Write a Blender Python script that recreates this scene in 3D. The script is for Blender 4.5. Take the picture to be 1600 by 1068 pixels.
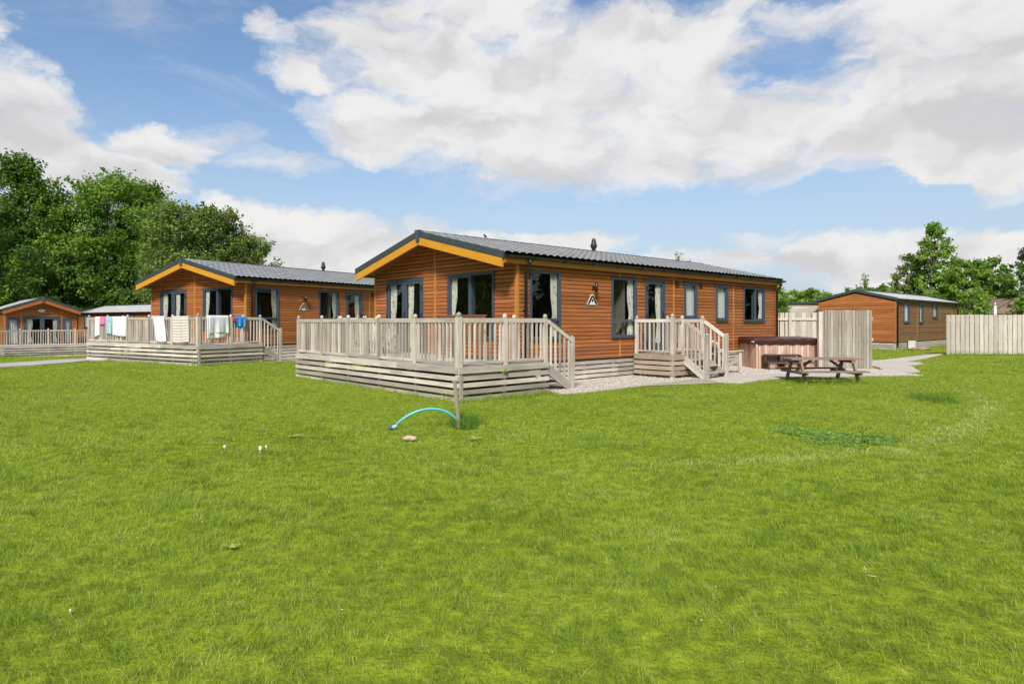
import bpy, math, random
import numpy as np
from mathutils import Vector, Matrix
random.seed(7); rng = np.random.default_rng(7)
for o in list(bpy.data.objects): bpy.data.objects.remove(o)
SC = bpy.context.scene; COL = SC.collection
R = math.radians

# ------------------------------------------------------------------ camera
H = 1.46; FPX = 985.0; HZ = 502.0
cam = bpy.data.cameras.new('camera'); camo = bpy.data.objects.new('camera', cam); COL.objects.link(camo)
camo.location = (0, 0, H); camo.rotation_euler = (R(90), 0, 0)
cam.sensor_width = 36; cam.lens = FPX/1600*36; cam.shift_y = -(534-HZ)/1600; cam.clip_start = .05; cam.clip_end = 6000
SC.camera = camo
# ------------------------------------------------------------------ light
SUN_AZ = (-.17, -.95); SUN_EL = 43
world = bpy.data.worlds.new('World'); SC.world = world; world.use_nodes = True
sun = bpy.data.lights.new('sun', 'SUN'); suno = bpy.data.objects.new('sun', sun); COL.objects.link(suno)
sun.energy = 2.9; sun.angle = R(9.0); sun.color = (1, .955, .88)
sd = Vector((SUN_AZ[0], SUN_AZ[1], 0)).normalized()*math.cos(R(SUN_EL)); sd.z = math.sin(R(SUN_EL))
suno.rotation_euler = sd.to_track_quat('Z', 'Y').to_euler()
SC.view_settings.view_transform = 'Standard'; SC.view_settings.look = 'None'
SC.view_settings.exposure = 0.66; SC.view_settings.gamma = 1
SC.cycles.max_bounces = 6; SC.cycles.diffuse_bounces = 3; SC.cycles.glossy_bounces = 3; SC.cycles.transparent_max_bounces = 12

def build_world():
    nt = world.node_tree; N = nt.nodes; L = nt.links; N.clear()
    out = N.new('ShaderNodeOutputWorld'); bg = N.new('ShaderNodeBackground'); bg.inputs[1].default_value = .114
    L.new(bg.outputs[0], out.inputs[0])
    def M(op, a, b=None, c=None, clamp=False):
        n = N.new('ShaderNodeMath'); n.operation = op; n.use_clamp = clamp
        for i, v in enumerate((a, b, c)):
            if v is None: continue
            if isinstance(v, (int, float)): n.inputs[i].default_value = v
            else: L.new(v, n.inputs[i])
        return n.outputs[0]
    def V(op, a, b=None):
        n = N.new('ShaderNodeVectorMath'); n.operation = op
        for i, v in enumerate((a, b)):
            if v is None: continue
            if isinstance(v, tuple): n.inputs[i].default_value = v
            else: L.new(v, n.inputs[i])
        return n.outputs['Value'] if op in ('DOT_PRODUCT', 'LENGTH') else n.outputs[0]
    def ramp(x, lo, hi, a=0., b=1.):
        n = N.new('ShaderNodeMapRange'); n.interpolation_type = 'SMOOTHSTEP'
        L.new(x, n.inputs[0]); n.inputs[1].default_value = lo; n.inputs[2].default_value = hi
        n.inputs[3].default_value = a; n.inputs[4].default_value = b; return n.outputs[0]
    def mix(f, a, b):
        n = N.new('ShaderNodeMix'); n.data_type = 'RGBA'; n.clamp_factor = True
        if isinstance(f, (int, float)): n.inputs[0].default_value = f
        else: L.new(f, n.inputs[0])
        for i, v in ((6, a), (7, b)):
            if isinstance(v, tuple): n.inputs[i].default_value = (*v, 1)
            else: L.new(v, n.inputs[i])
        return n.outputs[2]
    sky = N.new('ShaderNodeTexSky'); sky.sky_type = 'NISHITA'; sky.sun_disc = False
    sky.sun_elevation = R(SUN_EL); sky.sun_rotation = math.atan2(SUN_AZ[0], SUN_AZ[1])
    sky.air_density = 1.0; sky.dust_density = .6; sky.ozone_density = 1.6
    tc = N.new('ShaderNodeTexCoord'); sep = N.new('ShaderNodeSeparateXYZ'); L.new(tc.outputs['Generated'], sep.inputs[0])
    az = M('ARCTAN2', sep.outputs[0], sep.outputs[1]); el = M('ARCSINE', sep.outputs[2])
    cmb = N.new('ShaderNodeCombineXYZ'); L.new(az, cmb.inputs[0]); L.new(el, cmb.inputs[1]); P0 = cmb.outputs[0]
    def noise(vec, sc, det, rough=.55, dist=0.):
        n = N.new('ShaderNodeTexNoise'); n.inputs['Scale'].default_value = sc; n.inputs['Detail'].default_value = det
        n.inputs['Roughness'].default_value = rough; n.inputs['Distortion'].default_value = dist; L.new(vec, n.inputs[0]); return n
    # wobble the blob positions so their outlines billow
    wob = noise(V('MULTIPLY', P0, (1, 1.7, 1)), 5., 9, .64)
    wv = V('MULTIPLY', V('SUBTRACT', wob.outputs[1], (.5, .5, .5)), (.22, .11, 0))
    P = V('ADD', P0, wv)
    def blobs(lst, P):
        acc = None
        for (x, y, rx, ry, s) in lst:
            a = math.atan((x-800)/FPX); e = math.atan((HZ-y)/FPX*math.cos(a))
            k = math.cos(a)**2/FPX
            d = V('MULTIPLY', V('SUBTRACT', P, (a, e, 0)), (1/(rx*k), 1/(ry/FPX*math.cos(a)), 0))
            q = M('MULTIPLY', M('SUBTRACT', 1.0, V('DOT_PRODUCT', d, d)), s)
            acc = q if acc is None else M('MAXIMUM', acc, q)
        return acc
    clouds = [(900,170,330,125,1.1),(640,70,150,75,.8),(760,20,130,60,.6),(1010,90,190,85,1.1),(620,195,120,55,.7),(860,240,170,55,.9),
      (1250,190,250,80,1.),(1480,110,260,150,1.2),(1400,30,150,60,.7),(1600,190,200,90,1.1),(1200,235,140,45,.6),(1150,10,60,20,.3),(1260,30,120,30,.35),
      (10,165,150,72,1.0),(-60,30,60,36,.3),(80,250,150,60,.9),(260,225,100,32,.8),(200,275,130,45,.8),(340,210,60,20,.3),(440,250,80,20,.35),
      (480,370,150,38,.9),(400,345,70,28,.6),(590,385,130,30,.8),(660,360,60,22,.5),(700,395,160,28,.7),(480,105,70,30,.45),(450,35,50,20,.3),
      (900,385,110,22,.8),(1150,400,60,16,.8),(1080,410,110,18,.55),(1330,395,160,32,.75),(1580,395,130,32,.85),(1400,425,220,26,.6),(1180,375,60,12,.3),
      (1480,255,110,32,1.),(1600,265,110,55,1.),(1420,262,60,22,.8),(500,420,200,26,.6),(30,310,130,60,.5)]
    B = blobs(clouds, P)
    # clouds all round, off the frame
    n_far = noise(V('MULTIPLY', P0, (1, 2.0, 1)), 2.2, 6, .55)
    side = ramp(M('ABSOLUTE', az), .72, .95)
    up = ramp(el, .50, .68)
    far = M('MULTIPLY', M('SUBTRACT', n_far.outputs[0], .47), 5.)
    outm = M('MAXIMUM', side, up)
    Bm = M('ADD', M('MULTIPLY', B, M('SUBTRACT', 1., outm)), M('MULTIPLY', far, outm))
    PS = V('MULTIPLY', P, (1, 1.9, 1))
    nf = noise(PS, 5.5, 12, .62, .35)
    dens = M('ADD', M('MINIMUM', M('MAXIMUM', Bm, -.75), .62), M('MULTIPLY', M('SUBTRACT', nf.outputs[0], .5), 2.5))
    cov = ramp(dens, -.26, .56)
    # thin veil
    nv = noise(V('MULTIPLY', P0, (1, 2.6, 1)), 3.1, 7, .65, .6)
    veil = M('MULTIPLY', ramp(nv.outputs[0], .5, .78), .38)
    cov = M('MAXIMUM', cov, veil)
    # relief: density here minus density a little nearer the sun, so tops are bright and undersides grey
    ns = noise(V('ADD', PS, (-.015, .055, 0)), 6.0, 5, .5, .2)
    nb = noise(PS, 6.0, 5, .5, .2)
    rel = M('MULTIPLY', M('SUBTRACT', nb.outputs[0], ns.outputs[0]), 3.6)
    greys = [(1520,190,230,85,1.),(1350,225,200,45,.9),(1150,205,160,35,.5),(30,215,150,50,.9),(140,262,150,40,.6),(850,268,190,28,.7),(560,395,230,26,.55),
       (1330,410,200,28,.8),(1560,285,140,35,.7),(700,200,120,40,.35),(250,245,100,18,.6),(1560,400,120,22,.6),(240,290,120,30,.6),(1550,60,110,50,.45),(980,190,120,25,.4)]
    G = M('MAXIMUM', blobs(greys, P), 0.)
    Gf = M('MULTIPLY', noise(V('MULTIPLY', P0, (1, 2.0, 1)), 3.0, 3).outputs[0], outm)
    shade = M('ADD', M('ADD', M('MULTIPLY', G, .75), Gf), M('MULTIPLY', rel, -1.0))
    shade = M('ADD', shade, M('MULTIPLY', M('SUBTRACT', nf.outputs[0], .5), -.5), None, False)
    shade = ramp(shade, -.42, 1.0)
    ccol = mix(shade, (5.0, 4.9, 4.8), (3.65, 3.56, 3.58))
    # sky colour, a little pale haze towards the horizon
    hz = ramp(el, -.02, .45)
    tint = mix(hz, (.88, .88, .86), (.88, .96, 1.0))
    mu = N.new('ShaderNodeMix'); mu.data_type = 'RGBA'; mu.blend_type = 'MULTIPLY'; mu.inputs[0].default_value = 1
    L.new(sky.outputs[0], mu.inputs[6]); L.new(tint, mu.inputs[7])
    pal = mix(M('SUBTRACT', 1., ramp(el, -.05, .34)), mu.outputs[2], (3.0, 3.6, 4.5))
    base = mix(.35, mu.outputs[2], pal)
    base = mix(M('MULTIPLY', M('SUBTRACT', 1., ramp(el, -.05, .36)), .8), base, (3.05, 3.6, 4.45)); base = mix(.12, base, (.0, .0, .0))
    fin = mix(M('MULTIPLY', cov, .95), base, ccol)
    L.new(fin, bg.inputs[0])
build_world()

# ------------------------------------------------------------------ node helper + materials
class NT:
    def __init__(s, name):
        s.m = bpy.data.materials.new(name); s.m.use_nodes = True; s.t = s.m.node_tree; s.N = s.t.nodes; s.L = s.t.links
        s.b = s.N['Principled BSDF']; s.out = s.N['Material Output']
    def set(s, k, v):
        if isinstance(v, bpy.types.NodeSocket): s.L.new(v, s.b.inputs[k])
        elif isinstance(v, tuple): s.b.inputs[k].default_value = (*v, 1) if len(v) == 3 else v
        else: s.b.inputs[k].default_value = v
        return s
    def n(s, typ, ins=None, **kw):
        n = s.N.new(typ)
        for k, v in kw.items(): setattr(n, k, v)
        for k, v in (ins or {}).items():
            if isinstance(v, bpy.types.NodeSocket): s.L.new(v, n.inputs[k])
            elif isinstance(v, tuple) and len(v) == 3 and n.inputs[k].type == 'RGBA': n.inputs[k].default_value = (*v, 1)
            else: n.inputs[k].default_value = v
        return n
    def obj(s): return s.n('ShaderNodeTexCoord').outputs['Object']
    def uv(s): return s.n('ShaderNodeTexCoord').outputs['UV']
    def geo(s): return s.n('ShaderNodeNewGeometry').outputs['Position']
    def map(s, v, sc=(1,1,1), loc=(0,0,0)): return s.n('ShaderNodeMapping', {0: v, 1: loc, 3: sc}).outputs[0]
    def noise(s, v, sc, det=4, r=.55, d=0.): return s.n('ShaderNodeTexNoise', {0: v, 'Scale': sc, 'Detail': det, 'Roughness': r, 'Distortion': d}).outputs[0]
    def ramp(s, f, stops):
        n = s.n('ShaderNodeValToRGB', {0: f}); e = n.color_ramp.elements
        e[0].position = stops[0][0]; e[0].color = (*stops[0][1], 1); e[1].position = stops[-1][0]; e[1].color = (*stops[-1][1], 1)
        for p, c in stops[1:-1]: x = e.new(p); x.color = (*c, 1)
        return n.outputs[0]
    def mix(s, f, a, b, bt='MIX'):
        return s.n('ShaderNodeMix', {0: f, 6: a, 7: b}, data_type='RGBA', blend_type=bt).outputs[2]
    def math(s, op, a, b=0., clamp=False): return s.n('ShaderNodeMath', {0: a, 1: b}, operation=op, use_clamp=clamp).outputs[0]
    def attr(s, name): return s.n('ShaderNodeAttribute', attribute_name=name).outputs
    def bump(s, h, st=.3, d=.01): s.L.new(s.n('ShaderNodeBump', {'Height': h, 'Strength': st, 'Distance': d}).outputs[0], s.b.inputs['Normal']); return s
    def mr(s, v, a, b, c, d): return s.n('ShaderNodeMapRange', {0: v, 1: a, 2: b, 3: c, 4: d}).outputs[0]

MAT = {}
def wood(name, c0, c1, dark, rough=.6, grain=.5, varamt=.35, knots=True, algae=None, spec=.5, sheen=None):
    m = NT(name); uv = m.uv(); rnd = m.attr('rnd')['Fac']
    g = m.noise(m.map(uv, (1.6, 38, 1)), 1., 6, .65, .35)
    col = m.mix(m.mr(g, .3, .72, 0., 1.), c0, c1)
    big = m.noise(m.map(uv, (.9, 5, 1)), 1.3, 3)
    col = m.mix(m.mr(big, .42, .75, 0., grain), col, dark)
    f = m.math('MULTIPLY', m.math('SUBTRACT', rnd, .5), varamt*2)
    f = m.math('ADD', f, 1.0)
    hv = m.n('ShaderNodeHueSaturation', {'Value': f, 'Color': col}); col = hv.outputs[0]
    if knots:
        vo = m.n('ShaderNodeTexVoronoi', {0: m.map(uv, (2.4, 10, 1)), 'Scale': 1.}); k = m.mr(vo.outputs['Distance'], .03, .13, .75, 0.)
        col = m.mix(k, col, tuple(x*.35 for x in dark))
    if algae:
        a = m.noise(m.geo(), 1.7, 5, .7); col = m.mix(m.mr(a, .55, .78, 0., .45), col, algae)
    m.set('Base Color', col).set('Roughness', rough).set('Specular IOR Level', spec)
    m.bump(g, .35, .004); MAT[name] = m.m; return m
wood('cladding_wood', (.49,.18,.062), (.37,.122,.038), (.22,.07,.023), .30, .5, .26, spec=.6)
wood('shaded_cladding', (.30,.155,.065), (.22,.105,.042), (.13,.06,.025), .5, .5, .25)  # darker cladding copy: shade of the far right lodge's side wall in its colour
wood('trim_wood', (.56,.25,.05), (.45,.185,.036), (.32,.12,.022), .45, .3, .1, knots=False)
wood('fascia_wood', (.74,.36,.03), (.60,.26,.016), (.46,.18,.012), .42, .45, .06, knots=False)
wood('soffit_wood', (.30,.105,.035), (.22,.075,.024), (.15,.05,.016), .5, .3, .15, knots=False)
wood('weathered_wood', (.665,.60,.525), (.46,.405,.35), (.25,.215,.185), .85, .7, .36, algae=(.42,.36,.285), spec=.2)
wood('panel_wood', (.57,.52,.445), (.38,.345,.285), (.25,.235,.18), .88, .75, .34, algae=(.29,.28,.18), spec=.2)
wood('fence_wood', (.64,.57,.50), (.48,.425,.37), (.36,.31,.27), .88, .6, .22, spec=.2)
wood('porch_wood', (.50,.41,.31), (.36,.29,.215), (.21,.17,.125), .85, .55, .2, algae=(.24,.22,.12), spec=.2)
wood('table_wood', (.33,.23,.19), (.21,.135,.105), (.11,.07,.055), .75, .5, .3, spec=.3)
wood('tub_wood', (.60,.38,.28), (.44,.23,.14), (.70,.60,.50), .75, .85, .25, algae=(.2,.16,.05))
wood('step_wood', (.11,.075,.06), (.075,.05,.04), (.045,.03,.025), .75, .5, .3, spec=.3)
wood('bench_wood', (.27,.12,.05), (.19,.08,.034), (.12,.05,.025), .6, .5, .25)
wood('stake_wood', (.34,.30,.2), (.25,.22,.15), (.16,.15,.1), .9, .5, .1)
wood('bark', (.13,.10,.07), (.08,.06,.045), (.05,.04,.03), .95, .5, .1)

def simple(name, c, rough=.5, metal=0., var=.12, sc=6., spec=.5):
    m = NT(name); n = m.noise(m.obj(), sc, 5, .6)
    m.set('Base Color', m.mix(m.mr(n, .3, .7, 0., 1.), tuple(x*(1-var) for x in c), tuple(min(1, x*(1+var)) for x in c)))
    m.set('Roughness', rough).set('Metallic', metal).set('Specular IOR Level', spec); MAT[name] = m.m; return m
simple('frame_paint', (.058,.082,.112), .42)
simple('barge_metal', (.052,.066,.072), .38)
simple('gutter_plastic', (.012,.016,.018), .3)
simple('white_cloth', (.80,.80,.84), .9, var=.05)
simple('pink_cloth', (.75,.18,.34), .9); simple('blue_cloth', (.05,.30,.72), .9); simple('red_cloth', (.5,.02,.08), .9)
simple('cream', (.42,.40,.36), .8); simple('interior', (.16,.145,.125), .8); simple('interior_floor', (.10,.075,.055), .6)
simple('black_metal', (.02,.02,.022), .4); simple('chrome', (.6,.6,.62), .25, 1.); simple('white_plastic', (.72,.72,.70), .5)
simple('vent_brown', (.07,.03,.018), .6); simple('cushion', (.55,.46,.40), .9); simple('stone', (.47,.36,.29), .85, var=.3, sc=25)
simple('rusty_panel', (.33,.2,.16), .8, var=.3); simple('mushroom_white', (.85,.82,.75), .7); simple('feather_black', (.012,.012,.014), .6)
simple('hose_blue', (.10,.52,.66), .32); simple('hose_grey', (.45,.52,.6), .4); simple('nozzle_blue', (.05,.12,.25), .4)
simple('dry_leaf', (.55,.45,.22), .9, var=.3); simple('render_white', (.7,.68,.62), .8)
# roof tiles
def roof_mat(name, c, rough, metal=0.):
    m = NT(name); p = m.obj(); n = m.noise(p, 2.2, 6, .65); n2 = m.noise(p, 60, 3)
    col = m.mix(m.mr(n, .35, .7, 0., 1.), tuple(x*.82 for x in c), tuple(x*1.15 for x in c))
    m.set('Base Color', col).set('Roughness', m.mr(n, .3, .7, rough-.06, rough+.08)).set('Metallic', metal).set('Specular IOR Level', .6); m.bump(n2, .25, .002); MAT[name] = m.m
roof_mat('roof_tile', (.30,.305,.305), .42)
roof_mat('roof_sheet', (.5,.51,.505), .45)
# hot tub cover
m = NT('vinyl_cover'); n = m.noise(m.obj(), 5, 5); m.set('Base Color', m.ramp(n, [(.3, (.045,.013,.011)), (.7, (.085,.028,.022))])).set('Roughness', m.mr(n, .3, .7, .25, .5)); m.bump(n, .4, .03); MAT['vinyl_cover'] = m.m
# glass
def glass(name, tint, boost):
    m = NT(name); m.N.remove(m.b); tr = m.n('ShaderNodeBsdfTransparent', {0: (*tint, 1)}); gl = m.n('ShaderNodeBsdfGlossy', {0: (1,1,1,1), 'Roughness': .015})
    fr = m.n('ShaderNodeFresnel', {0: 1.5}).outputs[0]; f = m.math('MULTIPLY', m.math('MULTIPLY', fr, boost, True), m.math('SUBTRACT', 1., m.n('ShaderNodeNewGeometry').outputs['Backfacing']))
    mx = m.n('ShaderNodeMixShader', {0: f, 1: tr.outputs[0], 2: gl.outputs[0]}); m.L.new(mx.outputs[0], m.out.inputs[0]); MAT[name] = m.m
glass('window_glass', (.96,.97,.965), 1.5)
# curtain
m = NT('curtain_fabric'); uv = m.uv(); d = m.noise(uv, 9, 2, .5, .0)
vo = m.n('ShaderNodeTexVoronoi', {0: m.map(uv, (9, 5, 1)), 'Scale': 1.2, 'Randomness': 1.}); k = m.mr(vo.outputs['Distance'], .24, .34, .75, 0.)
m.set('Base Color', m.mix(k, (.62,.61,.54), (.22,.25,.17))).set('Roughness', .9); MAT['curtain_fabric'] = m.m
m = NT('net_curtain'); w = m.n('ShaderNodeTexWave', {0: m.uv(), 'Scale': 9., 'Distortion': 2.}).outputs[1]
m.set('Base Color', m.mix(w, (.64,.66,.65), (.46,.49,.49))).set('Roughness', .9); MAT['net_curtain'] = m.m
m = NT('towel_stripe'); w = m.n('ShaderNodeTexWave', {0: m.uv(), 'Scale': 4.2, 'Distortion': .4}, bands_direction='Y').outputs[1]
m.set('Base Color', m.mix(m.mr(w, .45, .55, 0., 1.), (.74,.70,.68), (.52,.44,.37))).set('Roughness', .95); MAT['towel_stripe'] = m.m
m = NT('pattern_cloth'); vo = m.n('ShaderNodeTexVoronoi', {0: m.uv(), 'Scale': 9.}); k = m.mr(vo.outputs['Distance'], .3, .36, 1., 0.)
sel = m.ramp(m.n('ShaderNodeSeparateColor', {0: vo.outputs['Color']}).outputs[0], [(.0,(.75,.55,.05)), (.35,(.6,.05,.05)), (.6,(.1,.4,.12)), (.9,(.8,.75,.2))])
m.set('Base Color', m.mix(k, (.32,.56,.66), sel)).set('Roughness', .9); MAT['pattern_cloth'] = m.m
m = NT('yellow_white_cloth'); n = m.noise(m.uv(), 5, 2); m.set('Base Color', m.ramp(n, [(.60,(.8,.78,.75)), (.66,(.75,.6,.12)), (.72,(.8,.5,.5))])).set('Roughness', .9); MAT['yellow_white_cloth'] = m.m
# ground
def lawn_col(m, p):
    a = m.noise(p, .45, 4, .6); b = m.noise(p, 8.5, 5, .62); c = m.noise(p, 30, 3)
    col = m.ramp(m.mr(b, .22, .78, 0., 1.), [(.0,(.155,.245,.012)), (.45,(.325,.415,.020)), (1.,(.50,.555,.055))])
    col = m.mix(m.mr(a, .35, .7, 0., .4), col, (.40,.49,.024))
    return col, c
m = NT('lawn'); p = m.geo(); col, c = lawn_col(m, p)
d = m.noise(p, 9, 4); col = m.mix(m.mr(d, .3, .6, .35, .85), col, (.085,.12,.014))
m.set('Base Color', col).set('Roughness', .95).set('Specular IOR Level', .1); m.bump(c, .8, .03); MAT['lawn'] = m.m
def leafmat(name, cols, transl=.35, spec=.25, posn=.35):
    m = NT(name); r = m.attr('tint')['Fac']; p = m.geo(); n = m.noise(p, posn, 4, .6)
    col = m.ramp(m.math('ADD', m.math('MULTIPLY', r, .65), m.math('MULTIPLY', n, .35)), cols)
    m.set('Base Color', col).set('Roughness', .55).set('Specular IOR Level', spec)
    tl = m.n('ShaderNodeBsdfTranslucent', {0: m.mix(1., col, (1.1,1.25,.45), 'MULTIPLY')})
    mx = m.n('ShaderNodeMixShader', {0: transl, 1: m.b.outputs[0], 2: tl.outputs[0]}); m.L.new(mx.outputs[0], m.out.inputs[0]); MAT[name] = m.m
leafmat('leaf_dark', [(.15,(.03,.08,.013)), (.5,(.085,.17,.022)), (.85,(.26,.38,.05))])
leafmat('leaf_green', [(.15,(.05,.12,.018)), (.5,(.14,.255,.034)), (.85,(.34,.46,.065))])
leafmat('leaf_pale', [(.15,(.08,.13,.035)), (.5,(.18,.25,.06)), (.85,(.33,.40,.11))])
leafmat('leaf_light', [(.15,(.08,.16,.03)), (.5,(.21,.34,.055)), (.85,(.44,.56,.11))], .45)
leafmat('weed_leaf', [(.15,(.20,.32,.04)), (.5,(.34,.46,.09)), (.85,(.52,.60,.22))], .25)
leafmat('clover_leaf', [(.15,(.07,.18,.022)), (.5,(.18,.33,.045)), (.85,(.36,.50,.11))], .2, .4)
# grass blades: tint 0..1 = fresh .. dry, 'shade' = patch colours baked as real colour differences of the sward, plus shade painted under the table
m = NT('grass_blade'); p = m.geo(); col, c = lawn_col(m, p); r = m.attr('tint')['Fac']; tn = m.attr('tone')['Fac']
col = m.mix(m.mr(r, 0., .6, .0, .55), col, (.15,.29,.016)); col = m.mix(m.mr(r, .55, .95, 0., .6), col, (.50,.56,.09)); col = m.mix(m.mr(r, .95, .98, 0., .9), col, (.60,.53,.27))
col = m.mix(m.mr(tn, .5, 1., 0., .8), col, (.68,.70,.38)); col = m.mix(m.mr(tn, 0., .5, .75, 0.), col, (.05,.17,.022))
m.set('Base Color', col).set('Roughness', .55).set('Specular IOR Level', .3)
tl = m.n('ShaderNodeBsdfTranslucent', {0: m.mix(1., col, (1.15,1.15,.5), 'MULTIPLY')})
mx = m.n('ShaderNodeMixShader', {0: .35, 1: m.b.outputs[0], 2: tl.outputs[0]}); m.L.new(mx.outputs[0], m.out.inputs[0]); mx.inputs[0].default_value = .24; MAT['grass_blade'] = m.m
def gravelmat(name, stops, sc):
    m = NT(name); p = m.geo(); vo = m.n('ShaderNodeTexVoronoi', {0: p, 'Scale': sc}); s1 = m.n('ShaderNodeSeparateColor', {0: vo.outputs['Color']}).outputs[0]
    col = m.ramp(s1, stops); col = m.mix(m.mr(vo.outputs['Distance'], .35, .7, 0., .7), col, (.2,.17,.14))
    big = m.noise(p, 1.2, 4); col = m.mix(m.mr(big, .4, .75, 0., .4), col, (.36,.31,.25))
    m.set('Base Color', col).set('Roughness', .9); m.bump(vo.outputs['Distance'], 1., -.02); MAT[name] = m.m
gravelmat('gravel', [(0,(.42,.37,.32)), (.4,(.62,.56,.49)), (1,(.76,.70,.63))], 45)
m = NT('pebble'); r = m.attr('tint')['Fac']; m.set('Base Color', m.ramp(r, [(0,(.38,.32,.27)), (.35,(.58,.52,.45)), (.8,(.68,.62,.55)), (1,(.78,.74,.68))])).set('Roughness', .85); MAT['pebble'] = m.m
m = NT('paving'); p = m.geo(); n = m.noise(p, 3., 6, .65); n2 = m.noise(p, 40, 4)
br = m.n('ShaderNodeTexBrick', {0: m.map(p, (1,1,1), (.3,.2,0)), 'Color1': (.56,.50,.44), 'Color2': (.49,.44,.39), 'Mortar': (.27,.24,.2), 'Scale': 1., 'Mortar Size': .012, 'Brick Width': .9, 'Row Height': .6})
m.set('Base Color', m.mix(m.mr(n, .35, .75, 0., .5), br.outputs[0], (.42,.37,.31))).set('Roughness', .9); m.bump(n2, .4, .004); MAT['paving'] = m.m
m = NT('concrete_path'); p = m.geo(); n = m.noise(p, 1.3, 6, .65); n2 = m.noise(p, 55, 4)
m.set('Base Color', m.mix(m.mr(n, .3, .75, 0., 1.), (.52,.49,.46), (.41,.38,.355))).set('Roughness', .92); m.bump(n2, .5, .004); MAT['concrete_path'] = m.m
m = NT('asphalt_path'); p = m.geo(); n = m.noise(p, 1.3, 6, .65); n2 = m.noise(p, 55, 4)
m.set('Base Color', m.mix(m.mr(n, .3, .75, 0., 1.), (.44,.42,.43), (.36,.345,.35))).set('Roughness', .92); m.bump(n2, .5, .004); MAT['asphalt_path'] = m.m

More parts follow.
